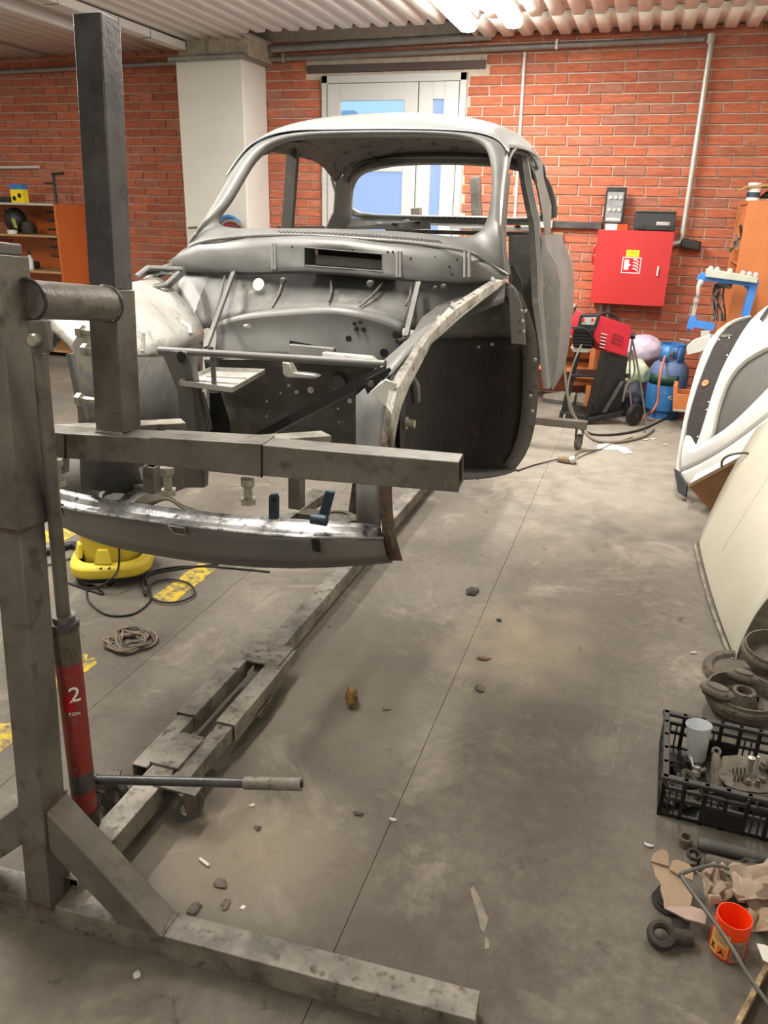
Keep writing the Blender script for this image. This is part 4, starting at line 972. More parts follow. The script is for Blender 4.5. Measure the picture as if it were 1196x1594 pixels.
s0, s1 = PY(970, 399, yl), PY(997, 426, yl)
def sq_(px0, py0, px1, py1, y): a = PY(px0, py0, y); b = PY(px1, py1, y); return (a.x+b.x)/2, (a.z+b.z)/2, abs(b.x-a.x), abs(a.z-b.z)
cx, cz, sw, sh = sq_(970, 400, 996, 426, yl)
MB().box((cx, yl+.0006, cz), (sw, .0012, sh)).build('white_sign_border', WHITEF, fc_)
MB().box((cx, yl-.0002, cz), (sw-.012, .0012, sh-.012)).build('red_sign_field', M('sign_red', (206, 22, 34), None, rough=.4), fc_)
MB().prism([(cx-sw*.38, yl-.001, cz-sh*.28), (cx-sw*.14, yl-.001, cz-sh*.28), (cx-sw*.14, yl-.001, cz-sh*.05), (cx-sw*.0, yl-.001, cz+sh*.02), (cx-sw*.14, yl-.001, cz+sh*.1), (cx-sw*.14, yl-.001, cz+sh*.34), (cx-sw*.38, yl-.001, cz+sh*.34)], (0, -.0005, 0)).build('hose_reel_symbol', WHITEF, fc_)
for k in range(4):
    zz = cz+sh*(.30-.19*k); pts = []
    for t in range(6):
        u = t/5; pts.append((cx+sw*(.08+.30*u), zz+sh*.07*math.sin(u*3.1)-sh*.16*u+sh*.06))
    top = [(x, yl-.001, z+sh*.045) for x, z in pts]; bt = [(x, yl-.001, z-sh*.03) for x, z in reversed(pts)]
    MB().prism(top+bt, (0, -.0005, 0)).build('flame_stripe', WHITEF, fc_)
lx, lz, lw, lh_ = sq_(976, 389, 995, 400, yl)
MB().box((lx, yl, lz), (lw, .001, lh_)).build('yellow_sticker', YLAB, fc_)
MB().box((lx, yl-.0006, lz+.006), (lw*.6, .0006, .004)).build('sticker_print', BLKINK, fc_)
for x in (-.33, -.27): MB().box((x, 6.84, z0-.09), (.03, .08, .18)).build('wall_bracket', STEEL_D, fc_, bev=.003)
zt = z1
# things on the cabinet
c = PY(957, 322, 6.80)
bx = thing('socket_set_case', (c.x, 6.84, zt), 'grey upright blister case standing on top of the red cabinet', 'case')
w_, h_ = .155, .27; zc = zt+.045+h_/2
MB().box((c.x-.002, 6.85, zc), (w_, .035, h_)).build('case_body', BLACK, bx, bev=.006)
MB().box((c.x-.002, 6.831, zc-.01), (w_-.03, .006, h_-.05)).build('clear_insert', M('pale_insert', (120, 122, 124), (150, 152, 152), 30, .3), bx, bev=.002)
for i in range(3):
    for j, zz in enumerate((.06, -.03)):
        MB().lathe([(0, 0), (.014, 0), (.014, .01), (0, .01)], (c.x-.04+i*.038, 6.828, zc+zz), 12, Matrix.Rotation(math.pi/2, 3, 'X')).build('socket_bit', GALV, bx)
MB().box((c.x-.002, 6.827, zc-.10), (w_-.05, .004, .012)).build('print_line', WHITEF, bx)
c2 = PY(958, 353, 6.78)
ob = MB().box((c2.x-.03, 6.83, zt+.022), (.09, .10, .043)).build('white_end', WHITEF); 
o2 = thing('small_carton', (c2.x, 6.83, zt), 'small white and orange carton under the grey case on the red cabinet', 'box'); ob.parent = o2; ob.location = -o2.location; ob.name = 'white_half'
MB().box((c2.x+.055, 6.83, zt+.022), (.08, .10, .043)).build('orange_half', ORNG, o2)
c3 = PY(1020, 347, 6.82)
bc = thing('open_tool_case', (c3.x, 6.82, zt), 'open black plastic tool case lying on top of the red cabinet', 'case')
MB().box((c3.x, 6.82, zt+.022), (.31, .13, .035)).build('tray', BLACK, bc, bev=.006)
MB().box((c3.x-.005, 6.89, zt+.085), (.31, .015, .12), Matrix.Rotation(-.1, 3, 'X')).build('lid', BLACK, bc, bev=.004)
MB().box((c3.x-.005, 6.885, zt+.145), (.315, .022, .012)).build('lid_edge', RUBBER, bc, bev=.002)
MB().box((c3.x+.06, 6.80, zt+.055), (.10, .05, .03), Matrix.Rotation(.1, 3, 'Z')).build('tool', GALV, bc, bev=.006)
for dx in (-.10, .09): MB().box((c3.x+dx, 6.752, zt+.025), (.04, .008, .03)).build('latch', BLACK, bc, bev=.002)
# wooden board and rail behind car
tag(MB().prism([PY(x, y, 6.9) for x, y in ((862, 362), (877, 362), (872, 410), (862, 410))], (0, .02, 0)).build('wooden_board', WOODP, bev=.003), 'narrow pale wooden board leaning on the brick wall behind the car', 'board')
tag(MB().box((-.93, 6.9, 1.405), (.26, .06, .06)).build('metal_ledge', GALV, bev=.003), 'light grey metal ledge at the left end of the dark wall strip', 'ledge')

# ---- work table behind the car
tb = thing('work_table', (-.72, 6.6, 0), 'low orange wooden work table against the back wall behind the welder', 'table')
zt2 = PY(872, 513, 6.35).z
MB().box((-.75, 6.62, zt2-.015), (.95, .5, .03)).build('tabletop', ORANGEW, tb, bev=.003)
MB().box((-.75, 6.85, zt2-.16), (.9, .02, .26)).build('back_panel', ORANGEW, tb)
for x in (-1.18, -.33):
    for y in (6.42, 6.82): MB().box((x, y, (zt2-.03)/2), (.04, .04, zt2-.03)).build('leg', ORANGEW, tb, bev=.003)
MB().box((-.5, 6.62, .30), (.5, .4, .02)).build('lower_shelf', ORANGEW, tb, bev=.002)
gb = thing('grey_box', (-.62, 6.7, zt2), 'grey flat metal box on the work table beside the car', 'box')
MB().box((-.63, 6.72, zt2+.075), (.20, .2, .15)).build('box_body', GREY_D, gb, bev=.004); MB().box((-.63, 6.72, zt2+.155), (.21, .21, .012)).build('lid', GALV, gb, bev=.002)
gr = thing('angle_grinder', (-.6, 6.48, zt2), 'small pale tool with grey body lying on the work table', 'tool')
a = PY(868, 500, 6.45); MB().tube([a, a+V((.05, 0, 0)), a+V((.12, .0, .015))], [.03, .034, .02], 12).build('body', GALV, gr); MB().tube([a+V((.11, 0, .012)), a+V((.2, .02, .03))], .016, 10).build('grip', BLUEBAR, gr)

# ---- shoes
SHM = M('worn_shoe_upper', (120, 112, 100), (160, 152, 138), 30, .8)
def shoe(x, y, rz, label):
    t = thing('work_shoe', (x, y, 0), label, 'shoe', None); t.rotation_euler = (0, 0, rz)
    def ring(u, wd, z, h): return [V((u, wd*math.cos(a), z+h*max(0, math.sin(a)))) for a in [k*math.pi/6 for k in range(12)]]
    rows = [ring(u, w_, .035, h) for u, w_, h in ((-.13, .012, .05), (-.125, .034, .075), (-.09, .04, .085), (-.04, .04, .08), (.0, .042, .07), (.06, .048, .05), (.11, .044, .04), (.14, .028, .03), (.152, .008, .012))]
    o = MB().grid(rows, True).build('shoe_upper', SHM); s_ = MB().prism([(u, sg*w_, 0) for u, w_, sg in [(-.135, .012, 1), (-.12, .04, 1), (0, .044, 1), (.08, .052, 1), (.14, .034, 1), (.158, 0, 1), (.14, .034, -1), (.08, .052, -1), (0, .044, -1), (-.12, .04, -1), (-.135, .012, -1)]], (0, 0, .036)).build('sole', RUBBER, bev=.004)
    op = MB().lathe([(0, 0), (.03, 0), (.034, .006), (.028, .012)], (-.07, 0, .112), 14, Matrix.Diagonal((1.4, .85, 1))).build('opening', BLACK)
    for q in (o, s_, op): q.parent = t
    for k in range(3):
        l = MB().tube([(.0+.022*k, -.022, .094-.007*k), (.0+.022*k, .022, .094-.007*k)], .004, 5).build('lace', WHITEF); l.parent = t
sp = PZ(872, 628); shoe(sp.x, sp.y, 2.9, 'left one of two worn grey shoes on the floor under the table')
sp = PZ(900, 631); shoe(sp.x, sp.y+.02, 2.7, 'right one of two worn grey shoes, partly behind the welder trolley')

# ---- welder on trolley
wd = thing('welding_machine', (-.2, 6.0, .4), 'red inverter welding machine with black front tilted on a black trolley', 'welder')
RW = Matrix.Rotation(math.radians(8), 3, 'Y')
REDW = M('welder_red', (196, 34, 52), (186, 30, 46), 5, .4)
def W(x, y, yo=6.0): return PY(x, y, yo)
# body as prism between near-left front and far-right rear; side outline traced in its own plane
side = [W(935, 491, 5.92), W(982, 508, 5.98), W(984, 515, 5.98), W(977, 552, 5.98), W(975, 555, 5.98), W(945, 546, 5.93), W(927, 530, 5.90), W(924, 515, 5.90)]
n_ = V((-.10, .20, 0)); n_ = V((-.19, .10, .015))
MB().prism(side, n_).build('red_case', REDW, wd, bev=.006)
front = [W(903, 489, 5.88), W(935, 490, 5.90), W(929, 508, 5.89), W(925, 517, 5.885), W(897, 515, 5.87), W(899, 507, 5.87)]
MB().prism(front, V((.02, .14, .0))).build('control_panel', BLACK, wd, bev=.005)
MB().prism([W(909, 494, 5.875), W(929, 494, 5.885), W(925, 506, 5.88), W(905, 505, 5.87)], V((.0, .006, 0))).build('panel_display', GALV, wd)
for x, y in ((908, 498), (923, 498)): MB().lathe([(0, -.012), (.011, -.012), (.012, 0), (0, 0)], W(x, y, 5.868), 12, Matrix.Rotation(-math.pi/2, 3, 'X')).build('red_knob', REDW, wd)
gr_ = [W(893, 512, 5.87), W(921, 514, 5.885), W(922, 540, 5.89), W(892, 540, 5.87)]
MB().prism(gr_, V((.02, .12, 0))).build('front_grille_back', BLKINK, wd)
for k in range(5): MB().sq(W(893, 516+k*5, 5.865), W(921, 517.5+k*5, 5.88), .008, .010, hollow=False).build('grille_slat', BLACK, wd)
MB().tube([W(884, 530, 5.86), W(883, 515, 5.85), W(888, 510, 5.85), W(908, 511, 5.85), W(920, 520, 5.87), W(927, 533, 5.9)], .008, 8, smooth=4).build('carry_handle', BLACK, wd)
MB().tube([W(930, 490, 5.98), W(945, 487, 6.02), W(958, 492, 6.05), W(962, 499, 6.05)], .010, 8, smooth=4).build('top_handle', BLACK, wd)
for k in range(9):
    y = 519+k*2.6; MB().sq(W(936-k*.3, y, 5.905), W(946-k*.6, y+2.2, 5.912), .003, .0045, hollow=False).build('vent_slot', BLKINK if k % 2 else WHITEF, wd)
MB().tube([W(956, 520, 5.945), W(971, 526, 5.955), W(969, 538, 5.955), W(952, 533, 5.94), W(956, 520, 5.945)], .0025, 5).build('logo_frame', BLKINK, wd)
c = W(961.5, 529.5, 5.945); text('IDEAL', 'logo_letters', .026, BLKINK, c, W(970, 532, 5.955)-W(953, 527, 5.942), (0, 0, 1), wd)
tr_ = thing('welder_trolley', (-.25, 6.05, 0), 'black steel trolley with two rear wheels under the red welder', 'trolley')
def TP(q, t, name, mat=BLACK, **k): return MB().prism([W(*p) for p in q], V(t)).build(name, mat, tr_, **k)
TP([(936, 546, 5.93), (946, 549, 5.94), (917, 652, 5.93), (909, 650, 5.92)], (0, .012, 0), 'front_upright', DARKBAR, bev=.002)
TP([(896, 545, 5.95), (905, 545, 5.95), (880, 648, 6.0), (872, 646, 6.0)], (0, .012, 0), 'front_upright', DARKBAR, bev=.002)
TP([(946, 549, 5.96), (978, 556, 6.0), (966, 645, 6.05), (920, 650, 5.97)], (0, .008, 0), 'side_sheet', BLACK)
TP([(967, 592, 5.99), (972, 594, 5.99), (944, 642, 5.96), (937, 642, 5.96)], (0, -.006, 0), 'diagonal_stay', STEEL_D)
TP([(889, 583, 5.95), (928, 584, 5.93), (926, 588, 5.93), (888, 587, 5.95)], (.0, .25, 0), 'middle_shelf', BLACK, bev=.002)
TP([(894, 594, 6.05), (926, 596, 6.03), (924, 600, 6.03), (893, 600, 6.05)], (.0, .2, 0), 'wood_shelf', ORANGEW, bev=.002)
TP([(872, 640, 5.98), (914, 648, 5.88), (912, 660, 5.88), (870, 650, 5.98)], (0.05, .3, 0), 'bottom_tray', BLACK, bev=.003)
TP([(914, 652, 5.88), (970, 640, 6.0), (970, 648, 6.0), (914, 661, 5.88)], (0, .05, 0), 'bottom_rail', DARKBAR, bev=.003)
TP([(888, 541, 5.88), (922, 543, 5.9), (916, 549, 5.9), (893, 548, 5.88)], (0, .2, 0), 'machine_tray', GALV, bev=.002)
for x, y, Y, r in ((988, 646, 6.02, .082), (972, 640, 6.3, .082)):
    c = W(x, y, Y); c.z = r; A = Matrix.Rotation(math.radians(50), 3, 'Z') @ Matrix.Rotation(math.pi/2, 3, 'X')
    o = MB().lathe([(r*.5, -.018), (r*.9, -.02), (r, -.012), (r, .012), (r*.9, .02), (r*.5, .018)], c, 24, A).build('rear_wheel', BLACK, tr_)
    MB().lathe([(0, -.016), (.012, -.02), (.014, -.006), (r*.5, -.01), (r*.5, .01), (.014, .006), (.012, .02), (0, .016)], c, 16, A).build('wheel_rim', RUBBER, o)
for x, y in ((882, 652), (905, 656)):
    c = PZ(x, y+2); MB().lathe([(0, -.012), (.026, -.012), (.028, 0), (.026, .012), (0, .012)], (c.x, c.y, .028), 14, Matrix.Rotation(math.pi/2, 3, 'X')).build('front_castor', GALV, tr_)
def cable(pts, r, mat, name, label, cat='cable', sm=8, grp=None):
    o = MB().tube([V(p) for p in pts], r, 8, smooth=sm).build(name, mat, ang=60); tag(o, label, cat, grp); return o
cable([W(890, 524, 5.82), W(881, 530, 5.8), W(879, 560, 5.8), W(882, 600, 5.8), W(888, 635, 5.78), W(897, 652, 5.76), PZ(905, 664, .012), PZ(925, 684, .012), PZ(960, 688, .012), PZ(1000, 680, .012), PZ(1018, 668, .012)], .011, CABLEG, 'welding_cable', 'thick grey welding cable hanging from the welder front to the floor')
cable([W(906, 536, 5.83), W(897, 556, 5.8), W(889, 580, 5.8), W(884, 610, 5.78), W(892, 640, 5.76), W(899, 655, 5.75), PZ(908, 668, .01)], .007, CABLEG, 'welding_cable', 'thinner grey cable falling beside the thick one in front of the trolley')
cable([W(1048, 641, 6.2), PZ(1035, 652, .01), PZ(1000, 668, .01), PZ(960, 676, .01), PZ(925, 676, .01), PZ(905, 668, .01)], .008, CABLE, 'power_cable', 'black cable snaking on the floor from the trolley to the orange drawer')
# tripod-like stand / hoses behind the trolley
st_ = thing('hose_stand', (.0, 6.1, 0), 'thin grey hoses hanging from the back of the welder trolley', 'hose')
for pts in ([(985, 525, 6.02), (981, 560, 6.04), (982, 620, 6.05), (990, 660, 6.0)], [(985, 530, 6.05), (993, 570, 6.1), (1001, 620, 6.1), (1006, 660, 6.05), (1003, 672, 6.0)], [(984, 545, 6.03), (988, 580, 6.05), (975, 602, 6.0), (970, 625, 6.0)]):
    MB().tube([W(*p) if p[1] < 655 else PZ(p[0], p[1], .01) for p in pts], .007, 8, smooth=6).build('hose', CABLEG, st_)
MB().lathe([(0, -.02), (.022, -.02), (.022, .02), (0, .02)], W(985, 523, 6.02), 12, Matrix.Rotation(math.pi/2, 3, 'Y')).build('hose_coupling', BLACK, st_)
MB().lathe([(0, -.015), (.017, -.015), (.017, .015), (0, .015)], W(977, 585, 6.02), 12).build('hose_clip', BLACK, st_)

# ---- gas cylinder
gcx, gcy = .262, 6.42
gc = thing('gas_cylinder', (gcx, gcy, 0), 'blue gas cylinder with a brown hose beside the orange drawer', 'gas cylinder')
GM = M('faded_blue_top', (92, 112, 142), (70, 100, 150), 14, .6, c3=(120, 124, 128))
MB().lathe([(.105, 0), (.118, 0), (.12, .05), (.112, .055)], (gcx, gcy, 0), 28).build('foot_ring', BLUEP, gc)
MB().lathe([(0, .03), (.10, .035), (.143, .07), (.148, .11), (.148, .27)], (gcx, gcy, 0), 32).build('lower_body', BLUEP, gc)
MB().lathe([(.148, .27), (.148, .34), (.142, .38), (.12, .42), (.08, .445), (.03, .455), (0, .455)], (gcx, gcy, 0), 32).build('upper_body', GM, gc)
band = MB(); ang = [math.radians(a) for a in range(200, 301, 10)]
band.grid([[V((gcx+.1495*math.cos(a), gcy+.1495*math.sin(a), z)) for a in ang] for z in (.27, .35)]); band.build('dark_green_label', M('dark_green_label', (14, 62, 54), None, rough=.5), gc, solid=.001)
col = MB(); 
for a0, a1 in ((210, 262), (300, 395), (60, 150)):
    A_ = [math.radians(a) for a in range(a0, a1+1, 8)]
    col.grid([[V((gcx+.092*math.cos(a), gcy+.092*math.sin(a), z)) for a in A_] for z in (.44, .56)])
col.build('collar', BLUEP, gc, solid=.006)
MB().lathe([(.087, .555), (.095, .553), (.095, .572), (.087, .572), (.087, .555)], (gcx, gcy, 0), 32).build('collar_ring', BLUEP, gc)
MB().lathe([(0, .45), (.018, .45), (.018, .49), (.026, .495), (.026, .515), (0, .515)], (gcx, gcy, 0), 12).build('valve', BOLTM, gc)
MB().tube([(gcx, gcy-.02, .49), (gcx-.03, gcy-.06, .49), (gcx-.05, gcy-.09, .48)], .012, 8).build('regulator', BOLTM, gc)
HOSE = M('brown_gas_hose', (190, 120, 92), (170, 104, 80), 20, .6)
MB().tube([V((gcx-.05, gcy-.09, .48)), PY(1030, 574, 6.2), PY(1026, 600, 6.17), PY(1024, 625, 6.17), PY(1015, 641, 6.15), PZ(1005, 648, .02), PZ(1001, 654, .012)], .010, 8, smooth=8).build('gas_hose', HOSE, gc)

# ---- bags
def bag(name, c, sx, sy, sz, mat, label, seed, n=20, m=14):
    rows = []; rr = random.Random(seed)
    for j in range(m+1):
        v = math.pi*j/m; row = []
        for i in range(n):
            u = 2*math.pi*i/n; d = V((math.cos(u)*math.sin(v), math.sin(u)*math.sin(v), -math.cos(v)))
            k = 1+.22*noise.noise(d*2.3+V((seed, 0, 0)))+.10*noise.noise(d*6+V((seed, 3, 0)))
            p = V((d.x*sx*k, d.y*sy*k, d.z*sz*k)); p.z = max(p.z, -sz*.75); row.append(V(c)+p)
        rows.append(row)
    o = MB().grid(rows, True).build(name, mat, sub=1, ang=60); tag(o, label, 'bag'); return o
PURP = M('lilac_plastic_film', (190, 172, 196), (214, 200, 216), 12, .35, 0, .6, 30)
WHB = M('crumpled_white_green_bag', (196, 204, 182), (150, 170, 134), 9, .4, 0, .6, 30, contrast=.08)
NAVY = M('navy_bag', (24, 26, 44), (34, 36, 58), 12, .6, 0, .4, 30)
c = PY(1004, 562, 6.65); bag('plastic_bag', (c.x-.02, 6.74, .46), .16, .12, .12, PURP, 'lilac plastic bag behind the hoses, topmost of the bags', 3)
c = PY(999, 592, 6.5); bag('plastic_bag', (c.x-.06, 6.62, .28), .13, .12, .12, WHB, 'crumpled white and green bag below the lilac one', 8)
c = PY(1000, 628, 6.45); bag('cloth_bag', (c.x-.08, 6.52, .10), .14, .13, .13, NAVY, 'dark navy bag on the floor beside the gas cylinder', 5)

# ---- orange drawer
dw = thing('open_wooden_box', (.42, 6.1, .1), 'small open orange wooden drawer box in front of the gas cylinder', 'box')
f0 = [PY(1049, 600, 6.0), PY(1055, 601, 5.98), PY(1055, 641, 5.98), PY(1047, 640, 6.0)]
MB().prism(f0, V((.10, .22, 0))*.0+V((.012, .20, 0))).build('front_board', ORANGEW, dw, bev=.002)
for yo in (0, .20):
    a = PY(1055, 613, 5.98)+V((0, yo, 0)); MB().box((a.x+.14, a.y, a.z-.055), (.28, .014, .11)).build('side_board', ORANGEW, dw, bev=.002)
MB().box((a.x+.14, a.y-.10, a.z-.105), (.28, .2, .01)).build('bottom_board', ORANGEW, dw)
MB().box((a.x+.27, a.y-.10, a.z-.05), (.014, .2, .10)).build('back_board', ORANGEW, dw)
MB().box((a.x+.14, a.y-.21, a.z-.118), (.30, .02, .014)).build('metal_runner', GALV, dw)
MB().tube([PY(1046, 617, 5.98), PY(1041, 619, 5.95), PY(1046, 622, 5.98)], .004, 6, smooth=4).build('pull', GALV, dw)
sup = PY(1062, 655, 6.0)
MB().box((a.x+.18, a.y-.08, (a.z-.12)/2), (.2, .12, a.z-.125)).build('support_block', DARKIRON, dw)
# pale board and white offcut beside the blue frame
tag(MB().prism([PY(x, y, 5.9) for x, y in ((1069, 540), (1078, 530), (1105, 522), (1110, 540), (1090, 548), (1070, 553))], V((.03, .12, 0))).build('white_foam_block', WHITEP, bev=.004), 'white angular block poking out left of the leaning door panels', 'block')

# ---- blue engine-stand like frame
bs = thing('blue_frame_stand', (.43, 5.9, 0), 'light blue metal frame with a grey ball tray on top, by the orange cabinet', 'frame')
Y0 = 6.05
def B(x, y, Y=None): return PY(x, y, Y or Y0)
def bb(p, q, w_, h_, name, mat, up=(0, 1, 0)): return MB().sq(B(*p), B(*q), w_, h_, up).build(name, mat, bs, bev=.002)
bb((1090, 430), (1180, 441), .05, .045, 'top_bar', BLUEF)
bb((1175, 438), (1160, 492), .05, .05, 'right_upright', BLUEF)
MB().prism([B(1154, 441), B(1172, 443), B(1168, 456)], V((0, .02, 0))).build('corner_gusset', BLUEF, bs)
bb((1094, 428), (1090, 437), .05, .05, 'corner_joint', BLUEF)
bb((1080, 492), (1074, 512), .045, .045, 'lower_corner', BLUEF)
bb((1080, 503), (1112, 509), .05, .045, 'lower_bar', BLUEF)
bb((1091, 438), (1086, 462), .022, .022, 'upper_link', GALV)
MB().tube([B(1092, 438, 6.02), B(1088, 445, 6.0), B(1087, 458, 6.0)], [.022, .016, .012], 10).build('clamp_lever', GALV, bs)
MB().lathe([(0, -.012), (.018, -.012), (.02, 0), (.018, .012), (0, .012)], B(1084, 467, 6.02), 12, Matrix.Rotation(math.pi/2, 3, 'X')).build('link_eye', GALV, bs)
bb((1084, 468), (1079, 492), .028, .02, 'lower_link', GALV)
bb((1073, 512), (1071, 525), .012, .012, 'rod', STEEL)
MB().sq(B(1058, 528, 5.95), B(1075, 530, 5.95), .008, .008, hollow=False).build('cross_pin', GALV, bs)
MB().prism([B(1101, 418, 5.98), B(1181, 432, 5.98), B(1179, 441, 5.98), B(1099, 431, 5.98)], V((0, .10, 0))).build('ball_tray', M('milky_grey_tray', (178, 182, 168), (196, 198, 186), 20, .4), bs, bev=.004)
for x, y in ((1107, 418), (1117, 419.5), (1137, 421.5), (1157, 425), (1167, 426.5), (1177, 428)):
    MB().lathe([(.018*math.cos(t), .018*math.sin(t)) for t in [math.pi*(k/8-.5) for k in range(9)]], B(x, y, 6.03), 14).build('glass_ball', M('glassy_ball', (196, 200, 190), None, rough=.12), bs)
bb((1098, 514), (1098, 524), .06, .05, 'vice_body', GALV); bb((1092, 521), (1106, 523), .04, .03, 'vice_jaw', STEEL)
MB().sq(B(1160, 492), V((.62, 6.08, 0)), .04, .04, (0, 1, 0)).build('leg', BLUEF, bs, bev=.002)
# ---- orange cabinet right
oc = thing('tall_orange_cabinet', (.9, 6.45, 0), 'tall orange wooden cabinet in the far right corner', 'cabinet')
X0 = .592; ZT = 1.60
MB().box((X0+.36, 6.22, ZT/2), (.72, .022, ZT)).build('end_panel', ORANGEW, oc, bev=.002)
MB().box((X0+.36, 6.91, ZT/2), (.72, .02, ZT)).build('far_panel', ORANGEW, oc, bev=.002)
MB().box((X0+.70, 6.56, ZT/2), (.02, .68, ZT)).build('back_panel', ORANGEW, oc)
for z in (.05, .40, .80, 1.18, ZT-.012): MB().box((X0+.35+.01, 6.56, z), (.70, .68, .02)).build('shelf', ORANGEW, oc, bev=.001)
MB().box((X0+.012, 6.50, 1.42), (.018, .5, .30)).build('side_door', ORANGEW, oc, bev=.001)
can = thing('paint_can', (X0+.10, 6.3, ZT), 'small white and blue paint can on top of the orange cabinet', 'can')
c = PY(1174, 302, 6.32); MB().lathe([(0, 0), (.042, 0), (.042, .105), (.045, .108), (.045, .115), (0, .113)], (c.x, 6.34, ZT), 20).build('can_body', WHITEF, can)
MB().lathe([(.0425, .02), (.0432, .02), (.0432, .055), (.0425, .055)], (c.x, 6.34, ZT), 20).build('blue_label', BLUEBAR, can)
tag(MB().prism([PY(x, y, 6.28) for x, y in ((1149, 295), (1163, 289), (1196, 286), (1240, 288), (1240, 291), (1196, 290), (1164, 292), (1150, 297))], V((0, .25, 0))).build('cardboard_sheet', WOODP), 'bent tan cardboard sheet resting across the can on the orange cabinet', 'cardboard')
tag(MB().prism([PY(x, y, 6.4) for x, y in ((1183, 308), (1196, 297), (1230, 296), (1240, 309))], V((0, .1, 0))).build('black_bundle', BLACK, bev=.01), 'black bundle beside the paint can on the orange cabinet', 'bundle')
wt = thing('hanging_cables', (.5, 6.5, .9), 'tangle of black cables and tools hanging at the left side of the orange cabinet', 'cables')
rr = random.Random(12)
for k in range(9):
    x = 1118+rr.uniform(-6, 10); pts = [PY(x+rr.uniform(-4, 4), y, 6.12) for y in (443, 455, 470, 485, 500)]
    MB().tube(pts, .006, 6, smooth=4).build('cable', CABLE if k % 3 else CABLEG, wt)
MB().sq(PY(1112, 445, 6.12), PY(1140, 444, 6.12), .04, .03, hollow=False).build('black_tool', BLACK, wt, bev=.004)
MB().tube([PY(1118, 440, 6.11), PY(1138, 447, 6.11)], .016, 10).build('grey_tool_body', CABLEG, wt)
MB().tube([PY(1124, 448, 6.1), PY(1112, 460, 6.1), PY(1110, 480, 6.1), PY(1116, 500, 6.1)], .004, 6, smooth=6).build('cable', CABLEG, wt)
w2 = thing('tool_bundle', (.58, 6.4, 1.25), 'dark bundle of tools on a shelf at the left edge of the orange cabinet', 'tools')
for k, (a, b) in enumerate((((1142, 378), (1152, 370)), ((1140, 385), (1153, 380)), ((1136, 392), (1150, 374)), ((1145, 366), (1152, 388)), ((1153, 350), (1155, 372)))):
    MB().tube([PY(*a, 6.3), PY(*b, 6.3)], .009, 6).build('tool', CABLEG if k % 2 else BLACK, w2)

# ---- left: orange shelf unit, tool rack
su = thing('orange_shelf_unit', (-6.15, 6.7, 0), 'orange laminate shelf unit with open compartments at the far left', 'shelf')
XR, ZS = -5.60, 1.462
yA, yB = 6.50, 6.92
c = PY(85, 317, yA); XR = c.x; ZS = c.z; c2 = PY(40, 320, yA)
MB().box((XR-.01, (yA+yB)/2, ZS/2), (.02, yB-yA, ZS)).build('side_panel', ORANGED, su, bev=.001)
MB().box((-6.85, (yA+yB)/2, ZS/2), (.02, yB-yA, ZS)).build('side_panel', ORANGED, su, bev=.001)
for z in (.06, .45, PY(20, 437-16, yA).z, PY(20, 366, yA).z, ZS-.01): MB().box(((XR-6.85)/2, (yA+yB)/2, z), (XR+6.85-.02, yB-yA, .02)).build('shelf_board', WOODP if z < ZS-.02 else GALV, su)
MB().box((XR-.62, yB-.01, ZS/2), (.60, .012, ZS-.02)).build('orange_back', ORANGED, su); MB().box((XR-.17, yB-.01, ZS/2), (.30, .012, ZS-.02)).build('grey_back', GALV, su)
MB().box((XR+.05, yB-.005, ZS/2-.02), (.12, .015, ZS-.04)).build('orange_end_board', ORANGED, su)
zm = PY(20, 366, yA).z+.01; z3 = PY(20, 421, yA).z+.01
yb_ = thing('yellow_box', (-5.8, 6.6, ZS), 'small yellow and blue carton on top of the orange shelf unit', 'box')
c = PY(27, 305, 6.62); MB().box((c.x, 6.65, ZS+.06), (.15, .07, .12)).build('carton', YLAB, yb_); MB().box((c.x, 6.65, ZS+.145), (.15, .07, .05)).build('blue_flap', BLUEP, yb_)
for dx, dz in ((-.035, .04), (.03, .065)): MB().lathe([(0, 0), (.022, 0), (.022, .002), (0, .002)], (c.x+dx, 6.6145, ZS+dz), 14, Matrix.Rotation(math.pi/2, 3, 'X')).build('disc_picture', BLKINK, yb_)
c = PY(5, 311, 6.6); tag(MB().box((c.x-.05, 6.65, ZS+.025), (.25, .12, .05)).build('black_case', BLACK, bev=.008), 'flat black case left of the yellow carton on the shelf unit', 'case')
hlm = thing('welding_helmet', (-6.1, 6.7, zm), 'dark rounded helmet with a yellow patch on the middle shelf', 'helmet')
c = PY(16, 350, 6.62); MB().lathe([(.11*math.cos(t), .125+.12*math.sin(t)) for t in [math.pi*(k/10-.5) for k in range(11)]], (c.x, 6.7, zm), 18, Matrix.Diagonal((1, .9, 1))).build('shell', BLACK, hlm)
MB().prism([PY(x, y, 6.585) for x, y in ((17, 340), (22, 340), (27, 356), (22, 354))], V((0, .01, 0))).build('yellow_patch', M('olive_yellow', (150, 158, 70), None), hlm)
c = PY(36, 358, 6.6); tag(MB().lathe([(0, 0), (.06, .005), (.07, .06), (.05, .11), (0, .13)], (c.x, 6.68, zm), 14).build('grey_part', DARKIRON), 'rounded grey machine part on the middle shelf', 'part')
c = PY(24, 362, 6.6); tag(MB().lathe([(0, 0), (.045, 0), (.05, .035), (0, .04)], (c.x, 6.56, zm), 14).build('white_roll', WHITEP), 'small white roll at the front of the middle shelf', 'roll')
c = PY(47, 408, 6.6); bo = thing('spray_bottle', (c.x, 6.62, z3), 'white bottle with a black cap on the lower shelf', 'bottle')
MB().lathe([(0, 0), (.03, 0), (.032, .10), (.014, .13), (.014, .14), (0, .14)], (c.x, 6.6, z3), 16).build('bottle_body', WHITEP, bo); MB().lathe([(0, .14), (.017, .14), (.017, .18), (0, .18)], (c.x, 6.6, z3), 12).build('cap', BLACK, bo)
